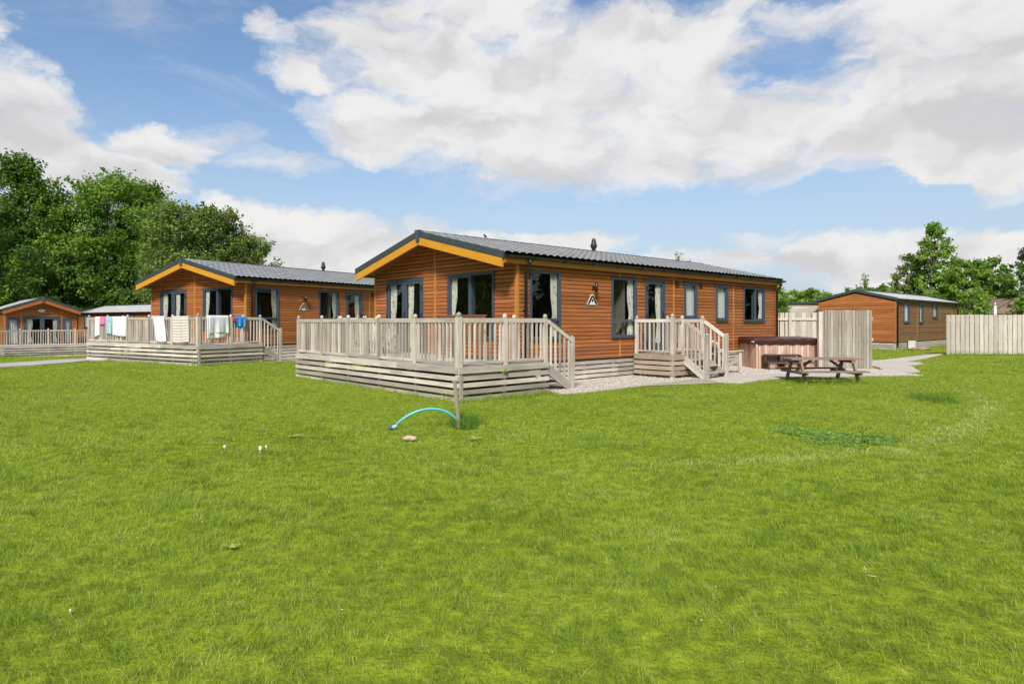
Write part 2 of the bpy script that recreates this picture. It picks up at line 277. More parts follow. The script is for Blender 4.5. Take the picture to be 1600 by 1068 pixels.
# ------------------------------------------------------------------ mesh builder
class MB:
    def __init__(s, T=None): s.v=[]; s.f=[]; s.uv=[]; s.r=[]; s.sm=[]; s.T=T
    def poly(s, pts, uvs=None, r=None, sm=False):
        b = len(s.v)
        for p in pts: s.v.append(s.T(p) if s.T else tuple(p))
        s.f.append(tuple(range(b, b+len(pts)))); s.uv.append(uvs or [(p[0], p[2]) for p in pts]); s.r.append(random.random() if r is None else r); s.sm.append(sm)
    def hexa(s, c, ax=0, r=None, dims=None):
        # c: 8 corners order (x0y0z0,x1y0z0,x1y1z0,x0y1z0, same z1)
        b = len(s.v)
        for p in c: s.v.append(s.T(p) if s.T else tuple(p))
        F = [((0,3,2,1),2),((4,5,6,7),2),((0,1,5,4),1),((1,2,6,5),0),((2,3,7,6),1),((3,0,4,7),0)]
        d = dims; rr = random.random() if r is None else r; ou, ov = random.uniform(0, 50), random.uniform(0, 50)
        loc = [(x*d[0], y*d[1], z*d[2]) for z in (0,1) for (x,y) in ((0,0),(1,0),(1,1),(0,1))]
        for f, nrm in F:
            s.f.append(tuple(b+i for i in f)); axes = [a for a in (0,1,2) if a != nrm]
            if ax in axes: u_ = ax; v_ = [a for a in axes if a != ax][0]
            else: u_, v_ = axes
            s.uv.append([(loc[i][u_]+ou, loc[i][v_]+ov) for i in f]); s.r.append(rr); s.sm.append(False)
    def box(s, x0, x1, y0, y1, z0, z1, r=None, ax=None):
        d = (abs(x1-x0), abs(y1-y0), abs(z1-z0))
        if ax is None: ax = d.index(max(d))
        s.hexa([(x,y,z) for z in (z0,z1) for (x,y) in ((x0,y0),(x1,y0),(x1,y1),(x0,y1))], ax, r, d)
    def bar(s, p0, p1, w, h, up=(0,0,1), r=None):
        p0, p1 = Vector(p0), Vector(p1); d = p1-p0; l = d.length; x = d/l; u = Vector(up)
        y = u.cross(x)
        if y.length < 1e-4: y = Vector((0,1,0)).cross(x)
        y.normalize(); z = x.cross(y)
        c = [p0 + x*(a*l) + y*(b*w) + z*(e*h) for e in (-.5,.5) for (a,b) in ((0,-.5),(1,-.5),(1,.5),(0,.5))]
        s.hexa(c, 0, r, (l, w, h))
    def tube(s, pts, rad, n=8, cap=True, r=None):
        pts = [Vector(p) for p in pts]; rings = []; rr = random.random() if r is None else r
        rads = rad if isinstance(rad, (list, tuple)) else [rad]*len(pts); prev = None; ln = 0
        b0 = len(s.v)
        for i, p in enumerate(pts):
            t = (pts[min(i+1, len(pts)-1)]-pts[max(i-1, 0)]).normalized()
            if prev is None: a = Vector((0,0,1)).cross(t) if abs(t.z) < .9 else Vector((1,0,0)).cross(t)
            else: a = prev - t*prev.dot(t)
            a.normalize(); prev = a; b = t.cross(a)
            for k in range(n):
                an = 2*math.pi*k/n; q = p + (a*math.cos(an)+b*math.sin(an))*rads[i]; s.v.append(s.T(q) if s.T else tuple(q))
        for i in range(len(pts)-1):
            l1 = ln + (pts[i+1]-pts[i]).length
            for k in range(n):
                k2 = (k+1) % n; s.f.append((b0+i*n+k, b0+i*n+k2, b0+(i+1)*n+k2, b0+(i+1)*n+k)); s.uv.append([(ln,k*.02),(ln,(k+1)*.02),(l1,(k+1)*.02),(l1,k*.02)]); s.r.append(rr); s.sm.append(True)
            ln = l1
        if cap:
            for i in (0, len(pts)-1):
                s.f.append(tuple(b0+i*n+k for k in (range(n) if i else reversed(range(n))))); s.uv.append([(0,0)]*n); s.r.append(rr); s.sm.append(False)
    def lathe(s, c, prof, n=10, r=None):   # prof: [(radius, z)]
        s.tube([(c[0], c[1], c[2]+z) for _, z in prof], [max(p[0], 1e-4) for p in prof], n, True, r)
    def grid(s, P, uvf=None, r=.5, sm=True):   # P[i][j] points
        b = len(s.v); ni, nj = len(P), len(P[0])
        for row in P:
            for p in row: s.v.append(s.T(p) if s.T else tuple(p))
        for i in range(ni-1):
            for j in range(nj-1):
                s.f.append((b+i*nj+j, b+i*nj+j+1, b+(i+1)*nj+j+1, b+(i+1)*nj+j))
                s.uv.append([uvf(i,j), uvf(i,j+1), uvf(i+1,j+1), uvf(i+1,j)] if uvf else [(j,i),(j+1,i),(j+1,i+1),(j,i+1)]); s.r.append(r); s.sm.append(sm)
    def build(s, name, mat, parent=None, fix=True):
        me = bpy.data.meshes.new(name); me.from_pydata(s.v, [], s.f); me.materials.append(MAT[mat])
        ul = me.uv_layers.new(name='UVMap'); fl = [c for f in s.uv for uv in f for c in uv]; ul.data.foreach_set('uv', fl)
        at = me.attributes.new('rnd', 'FLOAT', 'FACE'); at.data.foreach_set('value', s.r)
        me.polygons.foreach_set('use_smooth', s.sm); me.update()
        o = bpy.data.objects.new(name, me); COL.objects.link(o)
        if parent: o.parent = parent
        return o
def tag(o, label=None, cat=None, group=None, kind=None):
    for k, v in (('label', label), ('category', cat), ('group', group), ('kind', kind)):
        if v: o[k] = v
    return o
def empty(name, loc, rz, label, cat, group=None):
    o = bpy.data.objects.new(name, None); o.empty_display_size = .2; COL.objects.link(o); o.location = loc; o.rotation_euler = (0,0,rz); return tag(o, label, cat, group)
def copy_tree(o, parent=None):
    c = o.copy(); COL.objects.link(c); c.parent = parent
    for ch in [x for x in bpy.data.objects if x.parent == o]: copy_tree(ch, c)
    return c

def sstep(x, a, b): t = np.clip((x-a)/(b-a), 0, 1); return t*t*(3-2*t)
def hgt(X, Y):
    X = np.asarray(X, float); Y = np.asarray(Y, float)
    h = -.57*sstep(-X, 12, 19)*sstep(Y, 25, 34)
    h = h + .07*np.exp(-(((X+11)/6)**2 + ((Y-21)/5)**2))
    mic = .018*np.sin(X*1.7+np.sin(Y*1.1)*1.3)*np.sin(Y*1.9+X*.6) + .012*np.sin(X*4.1+Y*2.3)*np.sin(Y*3.7-X*1.2)
    h = h + mic*np.exp(-((Y-5)/9)**2)*(Y > -50)
    return h
class Frame:
    def __init__(s, x, y, ang, z=0):   # ang of the long axis U from +X
        s.o = Vector((x, y)); s.a = ang; s.z = z; s.U = Vector((math.cos(ang), math.sin(ang))); s.V = Vector((-s.U.y, s.U.x))
    def w(s, u, v, z=0): p = s.o+s.U*u+s.V*v; return Vector((p.x, p.y, z+s.z))
    def u_px(s, px, v):
        r = (px-800)/FPX; p = s.o+s.V*v; return (p.x-r*p.y)/(r*s.U.y-s.U.x)
    def v_px(s, px, u):
        r = (px-800)/FPX; p = s.o+s.U*u; return (p.x-r*p.y)/(r*s.V.y-s.V.x)
    def z_px(s, py, u, v): Y = s.w(u, v).y; return H+(HZ-py)/FPX*Y-s.z
def gpx(px, py, h=0.):
    Y = (H-h)*FPX/(py-HZ); return ((px-800)/FPX*Y, Y)

# ------------------------------------------------------------------ ground
xs = np.unique(np.concatenate([np.linspace(-60, 60, 241), np.linspace(-14, 14, 141), [-2500,-900,-400,-200,-120,-80,80,120,200,400,900,2500]]).round(3))
ys = np.unique(np.concatenate([np.linspace(-20, 60, 161), np.linspace(1, 16, 101), [-2500,-900,-300,-100,-50,75,100,150,250,500,1000,2500]]).round(3))
GX, GY = np.meshgrid(xs, ys); GZ = hgt(GX, GY)
nv = GX.size; me = bpy.data.meshes.new('ground'); 
idx = np.arange(nv).reshape(GX.shape)
quads = np.stack([idx[:-1,:-1], idx[:-1,1:], idx[1:,1:], idx[1:,:-1]], -1).reshape(-1, 4)
def npmesh(name, verts, faces, mat, attrs=None, smooth=False, parent=None):
    me = bpy.data.meshes.new(name); k = faces.shape[1]
    me.vertices.add(len(verts)); me.vertices.foreach_set('co', verts.astype(np.float32).ravel())
    me.loops.add(faces.size); me.loops.foreach_set('vertex_index', faces.astype(np.int32).ravel())
    me.polygons.add(len(faces)); me.polygons.foreach_set('loop_start', np.arange(0, faces.size, k, dtype=np.int32)); me.polygons.foreach_set('loop_total', np.full(len(faces), k, dtype=np.int32))
    me.polygons.foreach_set('use_smooth', np.full(len(faces), smooth, dtype=bool))
    for an, av in (attrs or {}).items():
        a = me.attributes.new(an, 'FLOAT', 'POINT'); a.data.foreach_set('value', av.astype(np.float32))
    me.update(calc_edges=True); me.validate(); me.materials.append(MAT[mat])
    o = bpy.data.objects.new(name, me); COL.objects.link(o)
    if parent: o.parent = parent
    return o
g = npmesh('ground', np.stack([GX, GY, GZ], -1).reshape(-1, 3), quads, 'lawn', smooth=True); tag(g, kind='structure')

def sheet(name, poly, z, mat, sub=.35):
    # polygon sheet draped just above the terrain, made from a triangulated polygon with a small turned-down edge
    import bmesh
    bm = bmesh.new(); vs = [bm.verts.new((x, y, 0)) for x, y in poly]; f = bm.faces.new(vs)
    bmesh.ops.triangulate(bm, faces=[f]); 
    for _ in range(3): bmesh.ops.subdivide_edges(bm, edges=[e for e in bm.edges if e.calc_length() > 1.2], cuts=1, use_grid_fill=False); bmesh.ops.triangulate(bm, faces=bm.faces[:])
    for v in bm.verts: v.co.z = float(hgt(v.co.x, v.co.y))+z
    ed = [e for e in bm.edges if e.is_boundary]; r = bmesh.ops.extrude_edge_only(bm, edges=ed)
    for v in r['geom']:
        if isinstance(v, bmesh.types.BMVert): v.co.z -= z+.05
    bmesh.ops.recalc_face_normals(bm, faces=bm.faces[:])
    me = bpy.data.meshes.new(name); bm.to_mesh(me); bm.free(); me.materials.append(MAT[mat]); o = bpy.data.objects.new(name, me); COL.objects.link(o)
    return tag(o, kind='structure')

A1 = math.atan2(.674, .738)
F1 = Frame(.114, 14.0, A1)
A2 = R(90-31.8); F2 = Frame(-9.49, 22.48, A2, .08)
U3 = Vector((-.72, .694)); F3 = Frame(-27.23, 39.4, math.atan2(U3.y, U3.x), -.55)
F4 = Frame(19.1, 31.4, A1, 0.)
F5 = Frame(-23.2, 40.9, math.atan2(6, -8.8), -.55)

bays1 = [-1.067, .355, 1.75, 3.13, 4.49, 5.84]
def rectp(F, u0, u1, v0, v1): return [tuple(F.w(u, v).xy) for u, v in ((u0,v0),(u1,v0),(u1,v1),(u0,v1))]
gravel_poly = [tuple(F1.w(-.3,-.9).xy), gpx(856,612), gpx(880,616.5), gpx(905,614.5), gpx(950,609.5), gpx(1000,604), gpx(1050,597.5), gpx(1078,594), gpx(1104,593), gpx(1122,597),
   gpx(1160,597), gpx(1208,592), gpx(1300,588), gpx(1350,588), (11.05,16.9), (11.05,19.0), (11.9,24.0), tuple(F1.w(13.2,-.6).xy), tuple(F1.w(13.2,.8).xy), tuple(F1.w(-.3,.8).xy)]
patio_poly = [gpx(1112,595.5), gpx(1122,598), gpx(1160,599), gpx(1181,596), gpx(1208,592.5), gpx(1260,590), gpx(1346,588.5), gpx(1381,585.2), gpx(1412,583), gpx(1438,581.5), gpx(1432,578), gpx(1427,574.5), gpx(1419,572),
   gpx(1444,569), gpx(1436,567.2), gpx(1416,565.9), gpx(1444,561), gpx(1459,557.6), gpx(1475,553.2), gpx(1447,555), gpx(1405,560), gpx(1381,562.8), gpx(1365,563.8), gpx(1350,566), gpx(1350,572), gpx(1366,573), gpx(1374,575.5), gpx(1380,579), gpx(1360,580), gpx(1300,581), gpx(1240,585), gpx(1180,587), gpx(1125,590)]
sheet('gravel_bed', gravel_poly, .012, 'gravel')
sheet('patio', patio_poly, .03, 'paving')
left_poly = [(-40, 21.3), gpx(-120,571.5), gpx(0,569.8), gpx(45,567), gpx(90,563.6), gpx(137,561.4), (-13.5, 24.6), (-12.5, 23.0), gpx(139.5,565.5), gpx(112.5,568.7), gpx(56,573), gpx(0,576), gpx(-120,580), (-40, 18.9)]
sheet('path', left_poly, .03, 'asphalt_path')
g2 = rectp(F2, -.3, 12.8, -1.25, .5); sheet('gravel_strip', g2, .012, 'gravel')
# bare soil under the decks and lodges keeps the grass out
EXC = [gravel_poly, patio_poly, left_poly, g2, rectp(F1, -2.40, 12.6, -1.0, 6.2), rectp(F2, -2.40, 12.6, -1.0, 6.2), rectp(F3, -2.3, 11, -.5, 4.2), rectp(F4, .05, 11.6, .05, 3.6), rectp(F5, .05, 11.6, .05, 3.6)]
def inpoly(X, Y, poly):
    c = np.zeros(X.shape, bool); n = len(poly)
    for i in range(n):
        x1, y1 = poly[i]; x2, y2 = poly[(i+1) % n]
        if y1 == y2: continue
        k = ((y1 > Y) != (y2 > Y)) & (X < (x2-x1)*(Y-y1)/(y2-y1)+x1); c ^= k
    return c

# ------------------------------------------------------------------ lodge
def fmap(side, W, L):
    if side == 'side': return lambda p: (p[0], -p[1], p[2])        # (a, out, z) on the wall v=0
    if side == 'front': return lambda p: (-p[1], p[0], p[2])
    if side == 'left': return lambda p: (p[0], W+p[1], p[2])
    if side == 'back': return lambda p: (L+p[1], p[0], p[2])
def cladding(mb, a0, a1, z0, ztop, holes, apex=None, h=.095):
    # ztop: eave height; apex=(mid, ridge z) for gables
    prof = [(0, -.004), (.002, .022), (.058, .027), (.087, .003), (h, -.004)]
    z = z0; top = apex[1] if apex else ztop
    def lim(z):
        if not apex or z <= ztop: return a0, a1
        t = min(1, (z-ztop)/(apex[1]-ztop)); return a0+(apex[0]-a0)*t, a1+(apex[0]-a1)*t
    while z < top-.01:
        iv = [(a0, a1)]
        for (b0, b1, c0, c1) in holes:
            if z+h*.35 > c0 and z+h*.65 < c1:
                nv_ = []
                for (p, q) in iv:
                    if b1 <= p or b0 >= q: nv_.append((p, q)); continue
                    if b0 > p: nv_.append((p, b0))
                    if b1 < q: nv_.append((b1, q))
                iv = nv_
        rr = random.random()
        for (p, q) in iv:
            ou = random.uniform(0, 60); k = random.random()*.35+rr*.65
            for i in range(4):
                (d0, o0), (d1, o1) = prof[i], prof[i+1]; za, zb = z+d0, min(z+d1, top-.001)
                if za >= top: break
                la, lb = lim(za), lim(zb); pa, qa = max(p, la[0]), min(q, la[1]); pb, qb = max(p, lb[0]), min(q, lb[1])
                if qa-pa < .01 or qb-pb < .005: continue
                mb.poly([(pa,o0,za),(qa,o0,za),(qb,o1,zb),(pb,o1,zb)], [(pa+ou,d0),(qa+ou,d0),(qb+ou,d1),(pb+ou,d1)], k)
        z += h
def lining(mb, a0, a1, z0, z1, holes, o=-.10):
    As = sorted({a0, a1, *[x for h_ in holes for x in h_[:2]]}); Zs = sorted({z0, z1, *[min(max(x, z0), z1) for h_ in holes for x in h_[2:]]})
    for i in range(len(As)-1):
        for j in range(len(Zs)-1):
            ca, cz = (As[i]+As[i+1])/2, (Zs[j]+Zs[j+1])/2
            if any(h_[0] < ca < h_[1] and h_[2] < cz < h_[3] for h_ in holes): continue
            mb.poly([(As[i],o,Zs[j]),(As[i+1],o,Zs[j]),(As[i+1],o,Zs[j+1]),(As[i],o,Zs[j+1])])
def curtain_mesh(T, a0, a1, z0, z1, o=-.035, gather=True, seed=0):
    mb = MB(T); n = 28; P = []
    for i in range(9):
        t = i/8; z = z1+(z0-z1)*t; row = []
        wz = 1-.35*math.exp(-((t-.62)/.16)**2) if gather else 1
        for j in range(n+1):
            s_ = j/n; a = a0+(a1-a0)*s_*wz; row.append((a, o+.02*math.sin(s_*26+seed)+.007*math.sin(s_*61), z))
        P.append(row)
    mb.grid(P, lambda i, j: (a0+(a1-a0)*j/n*1.6+seed, i/8*(z1-z0))); return mb
def window(root, side, W, L, a0, a1, z0, z1, mull=(), trans=None, kind='window', curt=(), blind=False, sash=None, handle=None, hinge=None):
    T = fmap(side, W, L); fw = .052; name = 'door' if kind == 'door' else ('french_door' if kind == 'french' else 'window')
    fr = MB(T)
    fr.box(a0-.012, a1+.012, -.10, .052, z1-fw, z1+.012); fr.box(a0-.012, a1+.012, -.10, .052, z0, z0+fw)
    fr.box(a0-.012, a0+fw, -.10, .052, z0+fw, z1-fw); fr.box(a1-fw, a1+.012, -.10, .052, z0+fw, z1-fw)
    if kind == 'window': fr.box(a0-.03, a1+.03, .0525, .085, z0-.012, z0+.022)
    cuts = [a0+fw] + list(mull) + [a1-fw]
    for m_ in mull: fr.box(m_-.032, m_+.032, -.09, .047, z0+fw, z1-fw)
    zt = z1-fw
    if trans: fr.box(a0+fw, a1-fw, -.088, .045, trans-.03, trans+.03)
    root_o = fr.build(name, 'frame_paint', root)
    sf = MB(T)
    if kind in ('door', 'french'): sw = .075
    else: sw = .04
    leafs = []
    for i in range(len(cuts)-1):
        b0, b1 = cuts[i]+(.032 if i else 0), cuts[i+1]-(.032 if i < len(cuts)-2 else 0)
        segs = [(z0+fw, z1-fw)] if not trans else [(z0+fw, trans-.03), (trans+.03, z1-fw)]
        for (c0, c1) in segs:
            if kind == 'window' and sash and i not in sash: leafs.append((b0, b1, c0, c1)); continue
            bz = .22 if kind == 'door' else sw
            sf.box(b0, b0+sw, -.02, .038, c0, c1); sf.box(b1-sw, b1, -.02, .038, c0, c1)
            sf.box(b0+sw, b1-sw, -.02, .038, c1-sw, c1); sf.box(b0+sw, b1-sw, -.02, .038, c0, c0+bz)
            leafs.append((b0+sw, b1-sw, c0+bz, c1-sw))
    if sf.v: sf.build('sash', 'frame_paint', root_o)
    gp = MB(T)
    for (b0, b1, c0, c1) in leafs: gp.box(b0, b1, .008, .014, c0, c1)
    gp.build('pane', 'window_glass', root_o)
    for (c0, c1, sd_) in curt: curtain_mesh(T, c0, c1, z0+.02, z1-.03, seed=sd_).build('curtain', 'curtain_fabric', root_o)
    if blind:
        curtain_mesh(T, a0+.06, a1-.06, z0+.03, z1-.03, o=-.05, gather=False).build('curtain', 'net_curtain', root_o)
    if handle:
        hb = MB(T); hb.box(handle-.015, handle+.015, .053, .063, z0+.92, z0+1.14); hb.box(handle-.015, handle+.085, .085, .10, z0+1.03, z0+1.05); hb.box(handle-.01, handle+.01, .063, .09, z0+1.03, z0+1.05)
        hb.build('handle', 'black_metal', root_o)
    if hinge:
        for hx in hinge:
            for hz_ in (z0+.25, (z0+z1)/2, z1-.25): hb = MB(T); hb.box(hx-.016, hx+.016, .053, .075, hz_-.06, hz_+.06); hb.build('hinge', 'black_metal', root_o)
    return root_o

def roof_slope(mb, u0, u1, y0, y1, z0, z1, pitch=.22, course=.37, amp=.036, step=.034):
    # y0,z0 eave -> y1,z1 ridge
    n = int((u1-u0)/pitch*9); slope = math.hypot(y1-y0, z1-z0); nc = max(1, round(slope/course))
    rows = []
    for c in range(nc):
        rows += [(c/nc, step), ((c+.5)/nc, step*.55), ((c+.97)/nc, step*.02)]
        rows += [((c+.999)/nc, -.006)]
    ts = [u0+(u1-u0)*i/n for i in range(n+1)]
    wave = [amp*(abs(math.sin(math.pi*(t-u0)/pitch))**.55) for t in ts]
    P = [[(ts[i], y0+(y1-y0)*t, z0+(z1-z0)*t+off+wave[i]) for i in range(n+1)] for (t, off) in rows]
    mb.grid(P, sm=False)
def lodge(F, L, W, zb, ze, zr, of, ob, e, openings, label, group, yellow=True, roofm='roof_tile', clad='cladding_wood', side_clad=None, trims=(), front_trims=(), flue=None, tile=True, corner='trim_wood', downpipes=((.26, 0.), ), barge=.14, skirt_rows=5, name='lodge', skirtmat='weathered_wood'):
    root = empty(name, (F.o.x, F.o.y, F.z), F.a, label, 'lodge', group)
    mid = W/2; run = mid+e; sl = (zr-ze)/run
    ztop = lambda v: zr-abs(v-mid)*sl
    wt = ztop(0)-.17; wr = zr-.17
    holes = {k: [(o['a0'], o['a1'], o['z0'], o['z1']) for o in openings if o['side'] == k] for k in ('side', 'front', 'left', 'back')}
    for k in ('side', 'front', 'left', 'back'):
        mb = MB(fmap(k, W, L)); a1 = L if k in ('side', 'left') else W
        cladding(mb, 0., a1, zb, wt, holes[k], (mid, wr) if k in ('front', 'back') else None)
        w_ = mb.build('wall', side_clad if (side_clad and k == 'side') else clad, root)
        if holes[k]:
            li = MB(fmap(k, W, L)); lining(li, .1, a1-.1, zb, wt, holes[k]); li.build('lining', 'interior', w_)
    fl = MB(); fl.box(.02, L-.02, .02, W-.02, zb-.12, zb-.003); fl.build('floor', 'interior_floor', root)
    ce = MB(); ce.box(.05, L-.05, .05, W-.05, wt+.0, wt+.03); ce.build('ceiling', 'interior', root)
    if holes['side']:
        pt = MB(); pt.box(.1, L-.1, min(3.4, W*.6), min(3.48, W*.6+.08), zb, wt)
        for q in (3.95, 5.9, 7.9, 9.7):
            if q < L-1: pt.box(q, q+.07, .11, min(3.39, W*.59), zb, wt)
        pt.build('partition', 'interior', root)
    # roof
    mb = MB()
    if tile:
        roof_slope(mb, -of+.06, L+ob-.04, -e-.03, mid, ze-.03, zr-.025); roof_slope(mb, -of+.06, L+ob-.04, W+e+.03, mid, ze-.03, zr-.025)
    else:
        roof_slope(mb, -of+.06, L+ob-.04, -e-.03, mid, ze-.02, zr-.02, pitch=.16, course=5., amp=.014, step=.0); roof_slope(mb, -of+.06, L+ob-.04, W+e+.03, mid, ze-.02, zr-.02, pitch=.16, course=5., amp=.014, step=.0)
    rf = mb.build('roof', roofm, root)
    rc = MB(); rc.tube([(-of+.02, mid, zr-.02), (L+ob, mid, zr-.02)], .065, 10)
    for i in range(int(L/.35)): rc.tube([(-of+.1+i*.35, mid, zr-.02), (-of+.15+i*.35, mid, zr-.02)], .071, 10)
    rc.build('ridge_cap', 'barge_metal', rf)
    # soffit / deck below tiles
    so = MB()
    for sgn, ve in ((1, -e), (-1, W+e)):
        so.hexa([(-of+.03, ve, ze-.11), (L+ob-.03, ve, ze-.11), (L+ob-.03, mid, zr-.11), (-of+.03, mid, zr-.11), (-of+.03, ve, ze-.045), (L+ob-.03, ve, ze-.045), (L+ob-.03, mid, zr-.045), (-of+.03, mid, zr-.045)], 1, .5, (L, run, .06))
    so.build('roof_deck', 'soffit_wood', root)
    if of > .3:
        sb = MB(); nb_ = 5
        for i in range(nb_):
            ua = -of+.05+i*(of-.05)/nb_; ub = ua+(of-.05)/nb_-.006
            for ve, vi in ((-.0, mid), (W, mid)):
                z_a = ztop(ve)-.2; z_b = zr-.2
                sb.hexa([(ua, ve, z_a), (ub, ve, z_a), (ub, vi, z_b), (ua, vi, z_b), (ua, ve, z_a+.02), (ub, ve, z_a+.02), (ub, vi, z_b+.02), (ua, vi, z_b+.02)], 1, None, (of, run, .02))
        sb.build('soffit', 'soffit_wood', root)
    # verge
    for uu, s_ in ((-of, -1), (L+ob, 1)):
        bg = MB(); x0, x1 = (uu, uu+.07) if s_ < 0 else (uu-.07, uu)
        for ve in (-e-.02, W+e+.02):
            zE = ze-.02*sl
            bg.hexa([(x0, ve, zE-barge+.02), (x1, ve, zE-barge+.02), (x1, mid, zr-barge+.02), (x0, mid, zr-barge+.02), (x0, ve, zE+.03), (x1, ve, zE+.03), (x1, mid, zr+.03), (x0, mid, zr+.03)], 1, .5, (.07, run, .15))
        b_ = bg.build('verge_cap', 'barge_metal', root)
        if of > .3 and s_ < 0:
            cp = MB(); cp.poly([(uu-.03, mid-.10, zr+.05), (uu-.03, mid+.10, zr+.05), (uu-.03, mid+.055, zr-.24), (uu-.03, mid-.055, zr-.24)])
            cp.hexa([(uu-.03, mid-.055, zr-.24), (uu+.04, mid-.055, zr-.24), (uu+.04, mid+.055, zr-.24), (uu-.03, mid+.055, zr-.24), (uu-.03, mid-.1, zr+.045), (uu+.04, mid-.1, zr+.045), (uu+.04, mid+.1, zr+.045), (uu-.03, mid+.1, zr+.045)], 2, .5, (.07,.2,.3))
            cp = MB(); cp.hexa([(uu-.03, mid-.055, zr-.24), (uu+.04, mid-.055, zr-.24), (uu+.04, mid+.055, zr-.24), (uu-.03, mid+.055, zr-.24), (uu-.03, mid-.1, zr+.045), (uu+.04, mid-.1, zr+.045), (uu+.04, mid+.1, zr+.045), (uu-.03, mid+.1, zr+.045)], 2, .5, (.07,.2,.3)); cp.build('ridge_end_cap', 'frame_paint', b_)
        if yellow and s_ < 0:
            fb = MB()
            for ve in (-e+.01, W+e-.01):
                fb.hexa([(x0+.012, ve, ze-.32), (x1-.01, ve, ze-.32), (x1-.01, mid, zr-.32), (x0+.012, mid, zr-.32), (x0+.012, ve, ze-barge+.015), (x1-.01, ve, ze-barge+.015), (x1-.01, mid, zr-barge+.015), (x0+.012, mid, zr-barge+.015)], 1, .5, (.05, run, .18))
            fb.build('fascia', 'fascia_wood' if yellow is True else yellow, root)
    # eaves
    fz = .13 if yellow else .05
    for s_, k in ((-1, 'side'), (1, 'left')):
        y = -e if s_ < 0 else W+e
        fa = MB(); fa.box(-of+.075, L+ob-.01, min(y, y-s_*.03), max(y, y-s_*.03), ze-.09-fz, ze-.065, ax=0); fa.box(-of+.08, L+ob-.02, min(y-s_*.031, (0 if s_ < 0 else W)+s_*.026), max(y-s_*.031, (0 if s_ < 0 else W)+s_*.026), ze-.09-fz+.01, ze-.09-fz+.03, ax=0)
        fa.build('eaves_board', 'trim_wood' if yellow else 'barge_metal', root)
        gu = MB(); n = 7; yc = y+s_*.062; zc = ze-.05
        for i in range(n):
            a, b = math.pi*i/n, math.pi*(i+1)/n; rr_ = .064
            pa = (yc+rr_*math.cos(a), zc-rr_*math.sin(a)); pb = (yc+rr_*math.cos(b), zc-rr_*math.sin(b))
            gu.poly([(-of+.06, *pa), (L+ob+.02, *pa), (L+ob+.02, *pb), (-of+.06, *pb)], r=.5)
            qa = (yc+.057*math.cos(a), zc-.057*math.sin(a)); qb = (yc+.057*math.cos(b), zc-.057*math.sin(b))
            gu.poly([(-of+.06, *qa), (L+ob+.02, *qa), (L+ob+.02, *qb), (-of+.06, *qb)], r=.5)
            for ux in (-of+.06, L+ob+.02): gu.poly([(ux, yc, zc), (ux, *pa), (ux, *pb)], r=.5)
        for i in range(int(L/1.0)+1): gu.box(i*1.0+.3, i*1.0+.34, yc-.072, yc+.072, zc-.072, zc+.004)
        g_ = gu.build('gutter', 'gutter_plastic', root)
        if s_ < 0:
            for (du, kk) in downpipes:
                dp = MB(); dp.tube([(du, yc, zc-.05), (du, yc, zc-.16), (du, (yc*.6-.06*.4), zc-.26), (du, -.07, zc-.38), (du, -.07, zb-.25)], .034, 10)
                for zz in (1.0, 1.7): dp.box(du-.045, du+.045, -.11, -.02, zz, zz+.03)
                dp.build('downpipe', 'gutter_plastic', root)
    # trims
    for (x, y) in ((0, 0), (0, W), (L, 0), (L, W)):
        sx = -1 if x == 0 else 1; sy = -1 if y == 0 else 1
        ct = MB(); ct.box(min(x+sx*.036, x-sx*.03), max(x+sx*.036, x-sx*.03), min(y+sy*.034, y-sy*.04), max(y+sy*.034, y-sy*.04), zb-.02, wt-.01); ct.build('corner_trim', corner, root)
    if trims:
        for (a, c0, c1) in trims:
            t_ = MB(fmap('side', W, L)); t_.box(a-.026, a+.026, .0, .033, c0, min(c1, wt-.02)); t_.build('cover_strip', corner, root)
    for a in front_trims:
        t_ = MB(fmap('front', W, L)); t_.box(a-.04, a+.04, .0, .035, zb, ztop(a)-.22); t_.build('cover_strip', corner, root)
    for o in openings: window(root, o['side'], W, L, o['a0'], o['a1'], o['z0'], o['z1'], o.get('mull', ()), o.get('trans'), o.get('kind', 'window'), o.get('curt', ()), o.get('blind', False), o.get('sash'), o.get('handle'), o.get('hinge'))
    # skirting
    sk = {}
    for k, aa in (('side', L), ('front', W), ('left', L), ('back', W)):
        s_ = MB(fmap(k, W, L)); rh = (zb-.03+.05)/skirt_rows
        for i in range(skirt_rows):
            z0 = -.05+i*rh; a = 0.
            while a < aa-.05:
                b = min(aa, a+3.6); s_.box(a+.004, b-.004, -.03, -.008, z0, z0+rh*.74, ax=0); a = b
        n = max(2, round(aa/1.15))
        for i in range(n+1): a = i*aa/n; s_.box(max(0, a-.035), min(aa, a+.035), -.075, -.031, -.05, zb-.03)
        s_.build('skirting', skirtmat, root)
    if flue:
        fm = MB(); fu, top = flue; zr0 = zr-.05
        fm.lathe((fu, mid+.06, zr0), [(.10,0),(.09,.05),(.068,.08),(.068,top-.32),(.105,top-.30),(.112,top-.25),(.09,top-.17),(.072,top-.10),(.07,top-.05),(.035,top)], 12)
        fm.build('flue', 'black_metal', root)
    return root

